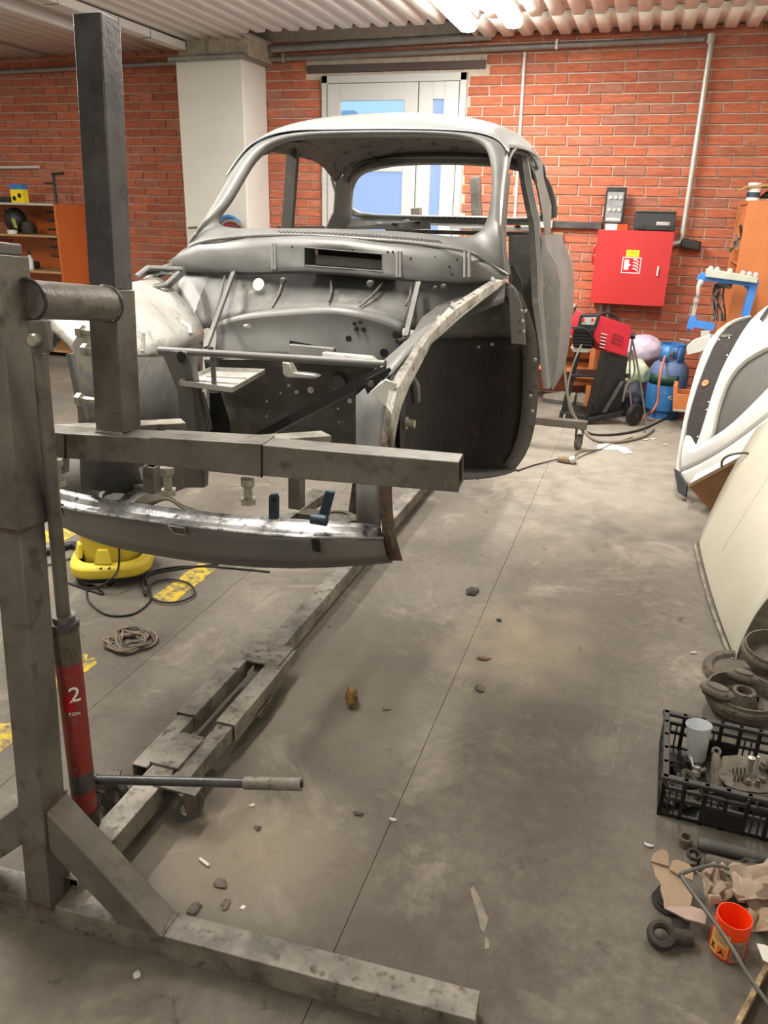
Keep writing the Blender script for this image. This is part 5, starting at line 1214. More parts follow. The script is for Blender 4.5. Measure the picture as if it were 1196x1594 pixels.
for x, s_ in ((14, .22), (36, .16)):
    c = PY(x, 415, 6.6); tag(MB().box((c.x, 6.68, z3+.035), (s_, .15, .07)).build('dark_box', BLACK if s_ > .2 else DARKIRON, bev=.01), 'dark flat box at the left of the lower shelf' if s_ > .2 else 'small dark box beside the white bottle on the lower shelf', 'box')
rk = thing('hook_rack', (-5.6, 6.72, 1.3), 'black vertical hook rack on the brick wall beside the orange shelf', 'rack')
MB().tube([PY(83, 273, 6.72), PY(90, 330, 6.70), PY(96, 411, 6.70)], .014, 8).build('rack_spine', BLACK, rk)
MB().tube([PY(81, 271, 6.70), PY(99, 270, 6.70)], .012, 8).build('top_arm', BLACK, rk); MB().tube([PY(95, 410, 6.70), PY(112, 411, 6.70)], .012, 8).build('bottom_arm', BLACK, rk)
MB().tube([PY(69, 285, 6.70), PY(83, 286, 6.70)], .008, 8).build('hook', BLACK, rk)
for k in range(6): MB().tube([PY(71+k*1.7, 329.5+k*13.7, 6.66), PY(88+k*1.6, 330+k*13.8, 6.70)], .010, 8).build('hook', BLACK, rk)
# cable bundle on the column seen through the windshield
cbm = thing('cable_bundle', (-3.6, 6.4, 1.3), 'coil of blue, red and grey cables hanging on the white column', 'cables')
for k, (cm, r) in enumerate(((BLUEP, .14), (CABLE, .12), (M('red_cable', (190, 50, 60), None), .10), (CABLEG, .14), (CABLE, .09), (BLUEBAR, .11))):
    c = PY(356+k*1.2, 362, 6.40); MB().tube([c+V((r*math.cos(t)+.012*k, -.02*k, r*.95*math.sin(t)-.012*k)) for t in [k2*math.pi/8 for k2 in range(17)]], .016, 8).build('coil', cm, cbm)
MB().tube([PY(356, 362, 6.38)+V((-.02, 0, .09)), PY(356, 362, 6.38)+V((0, .12, .1))], .01, 8).build('wall_hook', IRON, cbm)
tag(MB().tube([PY(294, 355, 6.35), PY(306, 354, 6.48)], .010, 8).build('wall_peg', IRON), 'short metal peg sticking out of the white column left face', 'peg')

# ---- leaning body panels on the right
pn = (-.6, -.6, .5)
def LP(x, y, off=0): return PP(x, y, (.35+off*.8, 4.5+off*.8, 0), pn)
nv = V(pn).normalized()
pd = thing('leaning_door_frame', (.45, 4.8, 0), 'white car door with black inner face leaning at the right, farthest of the leaning panels', 'car door')
oe = [(1058,770),(1050,761),(1052,729),(1062,657),(1076,601),(1092,544),(1116,512),(1141,496),(1169,491)]
ie = [(1064,762),(1057,729),(1058,715),(1070,657),(1082,609),(1112,532),(1132,506),(1160,496),(1172,494)]
o_, i_ = [LP(*p) for p in oe], [LP(*p, ) for p in ie]
MB().grid([[p-nv*.03 for p in o_], [p+nv*.004 for p in o_], [p.lerp(q, .5)+nv*.012 for p, q in zip(o_, i_)], i_, [p-nv*.02 for p in i_]]).build('white_rim', PANELW, pd, sub=1)
blk = [(1060,735),(1070,657),(1082,609),(1112,532),(1132,506),(1172,494),(1200,560),(1140,640),(1100,700),(1075,740)]
MB().prism([LP(*p)-nv*.012 for p in blk], nv*.006).build('black_inner_face', BLACKCOAT, pd)
cst = LP(1098, 596)-nv*.004
MB().lathe([(0, 0), (.021, 0), (.021, .004), (0, .004)], cst, 18, nv.to_track_quat('Z', 'Y').to_matrix()).build('orange_disc', M('orange_disc', (206, 130, 84), None), pd)
xx, yy = V((0, 1, 0)), nv.cross(V((0, 1, 0)))
MB().tube([cst+nv*.0045+a for a in (V((0, -.008, .008)), V((.0, .002, .0)), V((0, -.002, -.012)))], .002, 5).build('disc_mark', BLKINK, pd)
for x, y in ((1119, 528), (1135, 525), (1137, 522), (1132, 552), (1103, 625), (1100, 637), (1086, 679)):
    MB().lathe([(0, 0), (.005, 0), (.005, .002), (0, .002)], LP(x, y)-nv*.005, 8, nv.to_track_quat('Z', 'Y').to_matrix()).build('bolt_hole', WHITEF, pd)
MB().prism([LP(*p)-nv*.004 for p in ((1120,522),(1134,519),(1140,523),(1124,525))], nv*.003).build('slot_mark', IRON, pd)
# second panel
q2 = thing('leaning_wing_panel', (.55, 4.7, 0), 'white curved car panel with a dark window opening leaning at the right', 'car panel')
O2 = [(1075,720),(1080,697),(1088,681),(1104,625),(1120,577),(1145,532),(1167,493),(1196,470),(1240,445)]
I2 = [(1095,700),(1103,690),(1110,677),(1116,641),(1128,601),(1145,572),(1173,552),(1200,540),(1245,520)]
o_, i_ = [LP(*p, -.05) for p in O2], [LP(*p, -.05) for p in I2]
MB().grid([[p-nv*.03 for p in o_], o_, [p.lerp(q, .3)+nv*.016 for p, q in zip(o_, i_)], [p.lerp(q, .75)+nv*.012 for p, q in zip(o_, i_)], i_, [p-nv*.03 for p in i_]]).build('outer_frame', PANELW, q2, sub=1)
MB().prism([LP(*p, -.02) for p in ((1100,700),(1110,670),(1128,595),(1173,545),(1245,515),(1245,600),(1160,655))], nv*.004).build('dark_window_area', M('smoked_dark_panel', (70, 66, 56), (52, 50, 44), 6, .5), q2)
MB().prism([LP(*p, -.075) for p in ((1183,497),(1196,478),(1200,482),(1186,500))], nv*.004).build('slot', BLKINK, q2)
# third panel
q3 = thing('leaning_wing_panel', (.5, 4.55, 0), 'white swooping lower car panel with a long groove leaning at the right', 'car panel')
T3 = [(1068,675),(1074,676),(1078,692),(1090,690),(1128,668),(1157,641),(1196,600),(1240,555)]
G3 = [(1062,733),(1068,730),(1076,726),(1096,716),(1128,697),(1157,677),(1196,647),(1240,610)]
B3 = [(1060,745),(1070,755),(1078,757),(1100,747),(1130,731),(1160,712),(1196,684),(1240,650)]
t3, g3, b3 = [LP(*p, -.10) for p in T3], [LP(*p, -.10) for p in G3], [LP(*p, -.09) for p in B3]
MB().grid([[p-nv*.03 for p in t3], t3, [p.lerp(q, .5)+nv*.03 for p, q in zip(t3, g3)], [p+nv*.008 for p in g3], [p-nv*.012 for p in g3]]).build('swept_upper', PANELW, q3, sub=1)
MB().grid([[p-nv*.012 for p in g3], [p+(q-p)*.12+nv*.006 for p, q in zip(g3, b3)], b3, [p-nv*.03 for p in b3]]).build('lower_flange', PANELW, q3, sub=1)
MB().prism([LP(*p, -.09) for p in ((1052,730),(1060,735),(1072,757),(1070,775),(1058,768))], nv*.02).build('black_foot', BLACK, q3, bev=.003)
# cardboard box / wooden tray behind the pale panel
wbx = thing('brown_box', (.55, 4.3, .1), 'open brown cardboard box wedged between the leaning panels', 'box')
bq = [PP(x, y, (.50, 4.25, 0), (0, 1, .15)) for x, y in ((1072, 757), (1173, 703), (1200, 720), (1108, 797))]
MB().prism(bq, V((.02, .02, 0))).build('front_face', M('brown_board', (150, 112, 76), (132, 98, 66), 10, .85), wbx, bev=.003)
MB().sq(bq[0]+V((0, -.004, .004)), bq[1]+V((0, -.004, .004)), .012, .016, hollow=False).build('top_edge', CARDB, wbx)
MB().prism([bq[0], bq[1], bq[1]+V((.05, .22, .02)), bq[0]+V((.05, .22, .02))], V((0, 0, -.004))).build('flap', M('pale_lilac_card', (196, 186, 190), None, rough=.8), wbx)
MB().tube([PP(x, y, (.50, 4.2, 0), (0, 1, .15)) for x, y in ((1124, 728), (1125, 717), (1135, 709), (1155, 705), (1166, 706))], .006, 6, smooth=5).build('carry_strap', IRON, wbx)
# large pale hood panel
hp = (-.766, -.05, .643)
def HP(x, y, o=0): return PP(x, y, (.468+o, 2.64, 0), hp)
hv = V(hp).normalized()
hd_ = thing('leaning_hood_panel', (.6, 3.2, 0), 'large pale khaki car panel leaning on the right wall', 'car panel')
eL = [(1084,846),(1087,870),(1104,938),(1125,992),(1143,1030)]
top_ = [(1260,560),(1262,640),(1266,720),(1268,800),(1262,880)]
rows = []
for k in range(9):
    t = k/8; row = []
    for (x0, y0), (x1, y1) in zip(eL, top_):
        p = HP(x0, y0).lerp(HP(x1, y1), t); row.append(p+hv*(.05*math.sin(math.pi*min(1, t*1.0))+ (0 if k else -.0)))
    rows.append(row)
rows[0] = [V((p.x, p.y, max(.004, p.z))) for p in rows[0]]
rows.insert(0, [p+V((.02, 0, 0)) for p in rows[0]])
rows = [[a.lerp(b, 0) for a, b in zip(r, r)] for r in rows]
for r in rows:
    e = HP(1161, 1034); 
MB().grid(rows).build('panel_skin', HOODM, hd_, sub=1, solid=.004)
cr_ = [(1124,858),(1150,816),(1180,768),(1210,720)]
pk = []
hs = [c for c in hd_.children][0]
for x, y in cr_:
    p, n = SN(hs, x, y, .001)
    if p: pk.append(p)
if len(pk) > 1: MB().tube(pk, .0035, 6, smooth=4).build('pressed_line', HOODM, hd_)
bt = [rows[1][k]+V((-.006, 0, .003)) for k in range(5)]
MB().tube(bt, .008, 8, smooth=4).build('lower_edge_bead', STEEL_L, hd_)
# ================================================================== FLOOR ITEMS
# yellow floor marking pieces
YM = bpy.data.materials.new('worn_yellow_floor_paint'); YM.use_nodes = True
_nt = YM.node_tree; _b = _nt.nodes['Principled BSDF']; _b.inputs['Roughness'].default_value = .7
_n = _nt.nodes.new('ShaderNodeTexNoise'); _n.inputs['Scale'].default_value = 22; _n.inputs['Detail'].default_value = 8; _n.inputs['Roughness'].default_value = .75
_c = _nt.nodes.new('ShaderNodeValToRGB'); _c.color_ramp.elements[0].position = .42; _c.color_ramp.elements[1].position = .56
_c.color_ramp.elements[0].color = (*lin((104, 96, 84)), 1); _c.color_ramp.elements[1].color = (*lin((206, 178, 44)), 1)
_tc = _nt.nodes.new('ShaderNodeTexCoord'); _nt.links.new(_tc.outputs['Object'], _n.inputs['Vector']); _nt.links.new(_n.outputs[0], _c.inputs[0]); _nt.links.new(_c.outputs[0], _b.inputs['Base Color'])
def ragged(x0, x1, y0, y1, z, mat, name, label, cat, seed=1, par=None):
    rr = random.Random(seed); pts = []
    for k in range(6): pts.append((x0+(x1-x0)*k/5, y0+rr.uniform(-.02, .02), z))
    for k in range(1, 8): pts.append((x1+rr.uniform(-.006, .006), y0+(y1-y0)*k/8, z))
    for k in range(6): pts.append((x1-(x1-x0)*k/5, y1+rr.uniform(-.02, .02), z))
    for k in range(1, 8): pts.append((x0+rr.uniform(-.006, .006), y1-(y1-y0)*k/8, z))
    o = MB().prism(pts, (0, 0, .0012)).build(name, mat, par)
    if not par: tag(o, label, cat)
    return o
fm = struct('trim_4')
for k, (x0, x1, y0, y1) in enumerate(((-1.70, -1.60, 2.32, 2.66), (-1.68, -1.60, 1.70, 1.87), (-1.66, -1.56, 1.30, 1.48), (-2.56, -2.40, 2.62, 2.86))):
    ragged(x0, x1, y0, y1, .0002, YM, 'yellow_floor_stripe', '', '', k, fm)
# ---- yellow vacuum
vx, vy = -1.985, 2.475
vc = thing('yellow_bucket_vacuum', (vx, vy, 0), 'yellow drum vacuum cleaner on the floor under the front apron', 'vacuum cleaner')
A9 = Matrix.Rotation(.5, 3, 'Z')
def rsq(r, z, e=3.2, n=40, sx=1, sy=1):
    out = []
    for k in range(n):
        a = 2*math.pi*k/n; c, s = math.cos(a), math.sin(a)
        out.append(V((vx, vy, z))+A9 @ V((.85*sx*r*math.copysign(abs(c)**(2/e), c), .85*sy*r*math.copysign(abs(s)**(2/e), s), 0)))
    return out
MB().grid([rsq(.155, .07), rsq(.165, .045), rsq(.19, .04), rsq(.195, .05), rsq(.195, .085), rsq(.185, .095), rsq(.15, .10)], True).build('foot_skirt', YEL, vc, sub=1)
MB().grid([rsq(.16, .02), rsq(.175, .02), rsq(.175, .045), rsq(.16, .05)], True).build('black_base', BLACK, vc)
MB().lathe([(0, .08), (.118, .08), (.128, .24), (.133, .25), (.133, .265), (0, .265)], (vx, vy, 0), 36).build('drum', YEL, vc)
MB().lathe([(.09, .265), (.128, .265), (.134, .28), (.133, .30), (.11, .335), (.05, .36), (0, .365)], (vx, vy, 0), 32).build('black_head', BLACK, vc)
for a in (-1.2, -2.3, .5):
    d = V((math.cos(a), math.sin(a), 0)); c = V((vx, vy, .10))+d*.125
    MB().prism([c+V((-.03*d.y, .03*d.x, 0))*1.2, c+V((.03*d.y, -.03*d.x, 0))*1.2, c+V((.02*d.y, -.02*d.x, .06))-d*.012, c+V((-.02*d.y, .02*d.x, .06))-d*.012], d*.02).build('buttress', YEL, vc, bev=.004)
for s in (-.3, .3):
    a = -1.15+s*.35; d = V((math.cos(a), math.sin(a), 0)); c = V((vx, vy, .07))+d*.160
    MB().tube([c+V((0, 0, -.02)), c+V((0, 0, .02)), c+V((.012, 0, .026))], .003, 6).build('slot_line', BLKINK, vc)
for k in range(4):
    a = k*math.pi/2+.5; c = V((vx, vy, .018))+V((math.cos(a), math.sin(a), 0))*.13
    MB().lathe([(0, -.01), (.018, -.01), (.018, .01), (0, .01)], c, 12, Matrix.Rotation(math.pi/2, 3, 'X')).build('castor', BLACK, vc)
cable([V((vx+.12, vy-.1, .26)), PY(185, 880, 2.36), PY(172, 902, 2.3), PZ(150, 915, .02), PZ(128, 913, .006), PZ(122, 900, .006), PZ(145, 893, .006)], .004, CABLE, 'power_cable', 'thin black cord dropping from the yellow vacuum into a small loop', 'cord')
cable([PZ(100, 905, .005), PZ(160, 925, .005)]+[PZ(185+50*math.cos(a), 925+34*math.sin(a), .005) for a in (3.6, 2.9, 2.0, 1.2, .5, 0)]+[PZ(228, 895, .006), PZ(270, 883, .005), PZ(330, 882, .005), PZ(420, 890, .005)], .0042, CABLE, 'power_cable', 'black cord lying in a wide loop right of the yellow vacuum', 'cord')
cable([PZ(222, 918, .012)]+[PZ(265+38*math.cos(a), 920+18*math.sin(a), .010) for a in (3.1, 2.2, 1.4, .6, 0, -.8, -1.6, -2.4)]+[PZ(225, 925, .012), PZ(225, 900, .008), PZ(260, 888, .006), PZ(340, 878, .006)], .0042, CABLE, 'power_cable', 'second black cord forming the small loop over the yellow stripe', 'cord')
cable([PZ(-10, 830, .02), PZ(60, 858, .02), PZ(115, 848, .02), V((vx-.14, vy-.02, .06)), V((vx-.1, vy+.02, .30))], .016, BLACK, 'suction_hose', 'thick black suction hose of the vacuum running left along the floor', 'hose')
cable([PZ(0, 880, .006), PZ(60, 882, .006), PZ(115, 868, .006)], .004, CABLE, 'thin_cord', 'thin black cord left of the yellow vacuum', 'cord')
# ---- tangle of chain / rope
rr = random.Random(5); ctr = PZ(203, 1000)
RM_ = M('dirty_rope', (120, 108, 94), (150, 138, 122), 30, .9, 0, .4, 120)
tgl = thing('tangled_straps', (ctr.x, ctr.y, 0), 'tangled pile of dirty straps on the floor by the slab joint', 'straps')
for k in range(9):
    pts = []; a = rr.uniform(0, 6.28)
    for t in range(7):
        a += rr.uniform(.5, 1.4); r = rr.uniform(.02, .085); pts.append(V((ctr.x+r*1.15*math.cos(a), ctr.y+r*math.sin(a), .006+.004*rr.random()+k*.0012)))
    MB().tube(pts, .0045, 6, smooth=6).build('strap_loop', RM_ if k % 2 else IRON, tgl)
# ---- debris on floor
def chunk(px, py, r, mat, name, label, cat, seed, flat=.4, el=1.4):
    c = PZ(px, py); rr = random.Random(seed)
    if flat <= .25:
        n = 9; pts = [V((c.x+r*el*rr.uniform(.45, 1.25)*math.cos(6.283*k/n), c.y+r*rr.uniform(.4, 1.2)*math.sin(6.283*k/n), .0006+rr.uniform(0, .25)*r)) for k in range(n)]
        mb = MB(); m = V((c.x, c.y, .001+r*.3)); mb.v = pts+[m]; mb.f = [(k, (k+1) % n, n) for k in range(n)]
        o = mb.build(name, mat, solid=.0012, ang=15, soff=1); tag(o, label, cat); return o
    bm = bmesh.new()
    bmesh.ops.create_icosphere(bm, subdivisions=2, radius=1)
    mb = MB(); A = Matrix.Rotation(rr.uniform(0, 3), 3, 'Z')
    for v in bm.verts:
        k = 1+.45*noise.noise(v.co*1.6+V((seed*3.1, 0, 0)))+.12*noise.noise(v.co*5)
        p = A @ V((v.co.x*r*el*k, v.co.y*r*k, v.co.z*r*flat*k)); mb.v.append(V((c.x, c.y, r*flat*.8))+p)
    for v in mb.v: v.z = max(.0004, v.z)
    mb.f = [tuple(v.index for v in f.verts) for f in bm.faces]; bm.free()
    o = mb.build(name, mat, ang=25); tag(o, label, cat); return o
ROCK = M('brown_stone', (96, 74, 50), (150, 118, 62), 26, .9, 0, .5, 60, contrast=.08)
chunk(548, 1098, .030, ROCK, 'stone', 'brown and ochre stone chunk standing in the middle of the floor', 'stone', 3, 1.25, .75)
chunk(602, 1104, .012, TAN, 'floor_scrap', 'small pale flake right of the brown stone', 'debris', 9, .12)
chunk(735, 922, .026, DARKIRON, 'dirt_clump', 'dark clump of dirt on the slab joint in the mid floor', 'debris', 11, .35)
chunk(752, 1026, .022, TAN, 'rag_scrap', 'crumpled tan rag scrap on the dusty patch', 'debris', 14, .25, 1.5)
chunk(748, 1072, .016, IRON, 'metal_scrap', 'dark curled scrap just below the tan rag', 'debris', 17, .3, 1.4)
chunk(777, 966, .010, DARKIRON, 'metal_scrap', 'little dark chip above the tan rag', 'debris', 19, .4, 1.2)
chunk(1080, 1017, .012, PLASTER, 'paper_scrap', 'white paper flake near the foot of the pale panel', 'debris', 21, .2)
chunk(610, 1276, .009, PLASTER, 'paper_scrap', 'small white flake on the long joint near the jack handle', 'debris', 23, .2)
chunk(343, 1377, .013, IRON, 'dirt_clump', 'dark clod in the dust behind the foot beam, upper one', 'debris', 31, .3)
chunk(352, 1408, .011, IRON, 'dirt_clump', 'dark clod in the dust behind the foot beam, lower right one', 'debris', 33, .3)
chunk(303, 1415, .014, IRON, 'dirt_clump', 'dark clod beside the brace foot on the base beam', 'debris', 35, .3)
chunk(378, 1413, .005, PLASTER, 'paper_scrap', 'tiny white crumb in the dust behind the foot beam', 'debris', 36, .3)
chunk(213, 1518, .007, PLASTER, 'paper_scrap', 'small pale crumb in front of the base beam', 'debris', 37, .3)
chunk(393, 1254, .006, PLASTER, 'paper_scrap', 'tiny white crumb right of the caster', 'debris', 39, .4)
chunk(558, 1268, .011, IRON, 'dirt_clump', 'dark spot of dirt on the floor right of the caster', 'debris', 41, .15)
chunk(401, 1290, .010, IRON, 'dirt_clump', 'dark flat spot of dirt below the jack handle', 'debris', 43, .15)
for (px, py, nm, lb) in ((318, 1344, 'wood_splinter', 'pale splinter lying in the dust behind the foot beam'),):
    c = PZ(px, py); tag(MB().box((c.x, c.y, .004), (.034, .007, .006), Matrix.Rotation(-.35, 3, 'Z')).build(nm, WHITEP, bev=.001), lb, 'debris')
c = PZ(1011, 1314); tag(MB().tube([c+V((.012*math.cos(a), .010*math.sin(a), .004)) for a in (3.3, 3.9, 4.5, 5.2, 5.9)], [.001, .003, .004, .003, .001], 6, smooth=3).build('curled_scrap', WHITEP), 'white curled paring on the floor left of the black crate', 'debris')
# white paint spill
for pts, lb in ((((737,1380),(746,1395),(752,1412),(760,1430),(754,1452),(748,1446),(744,1425),(738,1405),(732,1384)), 'long white paint streak on the floor above the beam end'), (((755,1458),(761,1462),(762,1476),(755,1478)), 'short white paint drop below the long streak')):
    tag(MB().prism([PZ(x, y, .0003) for x, y in pts], (0, 0, .0008)).build('paint_spill', M('spilt_paint', (152, 143, 130), (120, 111, 100), 40, .8)), lb, 'paint')
# white cloth scraps and plug in the back
cr = [(930,694),(945,690),(960,694),(975,697),(985,706),(973,707),(962,701),(945,701),(930,699)]
tag(MB().prism([PZ(x, y, .001) for x, y in cr], (0, 0, .004)).build('white_cloth_scrap', PLASTER), 'ragged white cloth scrap on the floor by the far caster', 'cloth')
for k, (x, y) in enumerate(((1005, 685), (1018, 684), (1035, 692))):
    chunk(x, y, .018, PLASTER, 'paper_scrap', ('left one of three white flakes on the floor in front of the welder', 'middle one of three white flakes on the floor in front of the welder', 'right one of three white flakes on the floor in front of the welder')[k], 'debris', 50+k, .12)
pl = thing('cable_plug', PZ(881, 716), 'pale plug connector lying on the floor by the dark wheel arch', 'plug')
c = PZ(881, 716, .02); MB().tube([c+V((-.05, .01, 0)), c+V((0, 0, 0)), c+V((.03, 0, 0))], [.016, .024, .022], 12).build('plug_body', TAN, pl); MB().tube([c+V((.03, 0, .0)), c+V((.06, 0, .012))], [.026, .026], 12).build('socket_body', GALV, pl)
cable([PZ(805, 733, .006), PZ(835, 723, .005), PZ(868, 715, .015)], .0045, CABLE, 'extension_cord', 'black cord running from the wheel arch to the plug', 'cord')
cable([PZ(893, 710, .015), PZ(905, 702, .01), PZ(935, 699, .006), PZ(955, 690, .006), PZ(985, 680, .006)], .005, CABLEG, 'extension_cord', 'grey cord running from the plug towards the welder', 'cord')
cable([PZ(893, 716, .01), PZ(915, 706, .006), PZ(940, 698, .005)], .0035, IRON, 'extension_cord', 'thin dark cord close to the plug, nearer the viewer', 'cord')

# ================================================================== RIGHT FOREGROUND PILE
# ---- brake drums
def drum(c, r, tilt, rz, label, hub=True, h=.05):
    t = thing('brake_drum', c, label, 'brake drum')
    A = Matrix.Rotation(rz, 3, 'Z') @ Matrix.Rotation(tilt, 3, 'X'); c = V(c)
    MB().lathe([(r*.885, h), (r*.93, h), (r*.94, h*.78), (r*.985, h*.74), (r, h*.66), (r, h*.52), (r*.95, h*.46), (r*.93, h*.2), (r*.88, 0), (r*.5, -.004), (0, -.004), (0, .004), (r*.5, .004), (r*.83, .008), (r*.87, h*.4), (r*.885, h)], c, 40, A).build('drum_shell', DRUM, t)
    if hub:
        MB().lathe([(0, .004), (r*.42, .004), (r*.36, h*.4), (r*.30, h*.9), (r*.29, h*1.0), (r*.2, h*1.0), (r*.2, h*.6), (0, h*.6)], c, 24, A).build('hub', IRON, t)
        for k in range(5):
            a = k*1.2566+.4; MB().lathe([(0, .0), (.006, .0), (.006, .014), (0, .014)], c+A @ V((r*.55*math.cos(a), r*.55*math.sin(a), .006)), 8, A).build('stud_hole', BLKINK, t)
    return A
ztop_ = .16
cC = PZ(1157, 1095, .05)
A = drum((cC.x, cC.y+.02, .03), .118, .0, .3, 'open dusty brake drum with a hub, lying behind the black crate', True, .055)
# brake parts in the drum
for (px, py, L_, w_, rz, lb) in ((1116, 1078, .078, .03, -.45, 'flat curved brake pad leaning on the left rim of the drum'), (1156, 1055, .07, .045, -.25, 'rounded brake piston lying on the back rim of the drum')):
    p = PZ(px, py, .095); t = thing('brake_part', (p.x, p.y, .09), lb, 'car part')
    AA = Matrix.Rotation(rz, 3, 'Z') @ Matrix.Diagonal((1.45, .75, 1))
    MB().lathe([(0, -.004), (L_*.42, -.004), (L_*.47, .0), (L_*.47, .008), (L_*.42, .014), (L_*.30, .018), (L_*.28, .024), (0, .026)], p, 24, AA).build('metal_disc', DRUM, t)
    MB().lathe([(0, -.014), (L_*.38, -.014), (L_*.40, -.004), (0, -.004)], p, 20, AA).build('friction_lining', DARKIRON, t)
p = PZ(1187, 1020, .09)
drum((p.x+.035, p.y, .075), .105, .12, 0, 'brake drum at the right frame edge, topmost of the drums', False, .06)
p = PZ(1145, 1052, .03)
dt = thing('backing_plate', (p.x+.02, p.y+.06, 0), 'round pressed backing plate lying behind the open drum', 'car part')
MB().lathe([(0, .008), (.09, .008), (.10, .02), (.118, .024), (.125, .014), (.128, .0), (.12, .0)], (p.x+.03, p.y+.06, .006), 32).build('plate', DRUM, dt)
MB().lathe([(0, .010), (.03, .010), (.03, .02), (0, .022)], (p.x+.03, p.y+.06, .006), 20).build('centre_boss', IRON, dt)
drum((p.x+.16, p.y+.05, .012), .11, 0, 0, 'lowest brake drum, under the drum at the right frame edge', False, .05)
# ---- black crate
zc_ = .125
F0 = PZ(1026, 1284, 0); F1 = PZ(1192, 1326, 0)
ex = (F1-F0).normalized(); BK = PZ(1066.5, 1110.5, zc_); FR = PZ(1034, 1208, zc_)
ey = V((-ex.y, ex.x, 0)); dl = (BK-FR); D_ = abs(dl.dot(ey)); WL = .40
org = V((FR.x, FR.y, 0))
def K(u, v, z): return org+ex*u+ey*v+V((0, 0, z))
ct = thing('black_plastic_crate', K(WL/2, D_/2, 0), 'black slatted plastic crate full of car parts at the right edge', 'crate')
def kb(u0, u1, v0, v1, z0, z1, name, mat=BLACK, bev=0): return MB().hexa([K(u0,v0,z0),K(u1,v0,z0),K(u1,v1,z0),K(u0,v1,z0),K(u0,v0,z1),K(u1,v0,z1),K(u1,v1,z1),K(u0,v1,z1)]).build(name, mat, ct, bev=bev)
DUSTB = M('dusty_black_plastic', (60, 57, 54), (34, 33, 32), 14, .6)
kb(0, WL, 0, D_, .004, .010, 'crate_floor')
for v in (0, D_-.012):
    kb(-.006, WL+.006, v-.004, v+.014, zc_-.012, zc_, 'top_rim', DUSTB, .003)
    for z in (.085, .055, .004): kb(0, WL, v, v+.008, z, z+.010, 'side_rail', DUSTB)
    for k in range(9): u = k*WL/8; kb(min(u, WL-.010), min(u, WL-.010)+.010, v, v+.010, 0, zc_, 'side_post', BLACK)
    for k in range(24):
        u = .02+k*WL/24; 
        if (k//3) % 2 == 0: kb(u, u+.004, v+.002, v+.006, .01, .085, 'lattice_bar', BLACK)
    kb(.11, .20, v+.001, v+.007, .004, .055, 'solid_panel', BLACK)
for u in (0, WL-.012):
    kb(u-.004, u+.014, 0, D_, zc_-.012, zc_, 'top_rim', DUSTB, .003)
    for z in (.085, .055, .004): kb(u, u+.008, 0, D_, z, z+.010, 'side_rail', DUSTB)
    for k in range(6): v = k*D_/5; kb(u, u+.010, min(v, D_-.010), min(v, D_-.010)+.010, 0, zc_, 'side_post', BLACK)
    kb(u+.002, u+.006, 0, D_, .01, .10, 'end_panel', BLACK)
for a, b in (((-.003, .0), (.02, -.006)), ((.09, -.006), (.20, -.008)), ((.22, -.008), (.33, -.010))):
    MB().tube([K(a[0], a[1], zc_-.004), K(a[0]+.01, a[1]-.004, zc_-.02), K(b[0]-.01, b[1]-.002, zc_-.02), K(b[0], b[1], zc_-.004)], .003, 6, smooth=4).build('grip_lip', DUSTB, ct)
# contents
def inz(px, py, z): return PZ(px, py, z)
pc = thing('plastic_beaker', inz(1087, 1190, .02), 'milky translucent plastic beaker standing in the crate corner', 'beaker')
MILK = M('milky_plastic', (226, 230, 234), (206, 210, 216), 12, .35, alpha=.88)
bcx = inz(1085, 1182, .03); AB = Matrix.Rotation(-.10, 3, 'Y') @ Matrix.Rotation(-.12, 3, 'X')
MB().lathe([(0, .0), (.022, .0), (.024, .01), (.034, .105), (.0355, .108), (.0345, .110), (.0325, .105), (.0225, .012), (0, .006)], bcx, 32, AB).build('beaker_wall', MILK, pc)
MB().lathe([(0, .04), (.0265, .04), (.0262, .044), (0, .046)], bcx, 24, AB).build('residue', M('grey_residue', (120, 124, 130), None, rough=.5), pc)
def gen(name, label, cat, base, prof, A=None, mat=IRON, n=20, extra=None):
    t = thing(name, base, label, cat); MB().lathe(prof, base, n, A).build('body', mat, t); return t
Rx = Matrix.Rotation
# grey tube (steering/axle) with ring end
a, b = inz(1115, 1175, .085), inz(1118, 1238, .03)
t = thing('shock_absorber_tube', (a+b)/2, 'pale grey tubular car part with a ring end lying in the crate', 'car part')
MB().tube([a, a.lerp(b, .2), a.lerp(b, .6), b], [.010, .014, .019, .020], 18).build('tube_body', DRUM, t)
MB().lathe([(.006, -.007), (.013, -.007), (.013, .007), (.006, .007), (.006, -.007)], a+V((0, .008, .004)), 18, Rx(.5, 3, 'X')).build('ring_end', IRON, t)
a, b = inz(1078, 1180, .05), inz(1092, 1225, .05)
t = thing('dark_hose_piece', (a+b)/2, 'dark curved hose piece beside the beaker in the crate', 'hose'); MB().tube([inz(1062, 1215, .04), inz(1066, 1202, .05), inz(1078, 1207, .05), inz(1085, 1225, .04)], .009, 10, smooth=6).build('hose', DARKIRON, t)
t = thing('small_valve', inz(1084, 1205, .05), 'small bright metal valve in front of the beaker', 'car part')
v_ = inz(1084, 1207, .05); MB().lathe([(0, 0), (.012, 0), (.012, .012), (.009, .014), (.009, .024), (0, .026)], v_, 12, Rx(-.3, 3, 'X')).build('valve_body', BOLTM, t)
MB().tube([v_+V((0, 0, .01)), v_+V((-.012, .02, .02)), v_+V((-.016, .036, .03))], .003, 6).build('valve_stem', GALV, t); MB().tube([v_+V((.008, 0, .016)), v_+V((.022, .006, .022))], .006, 8).build('valve_outlet', IRON, t)
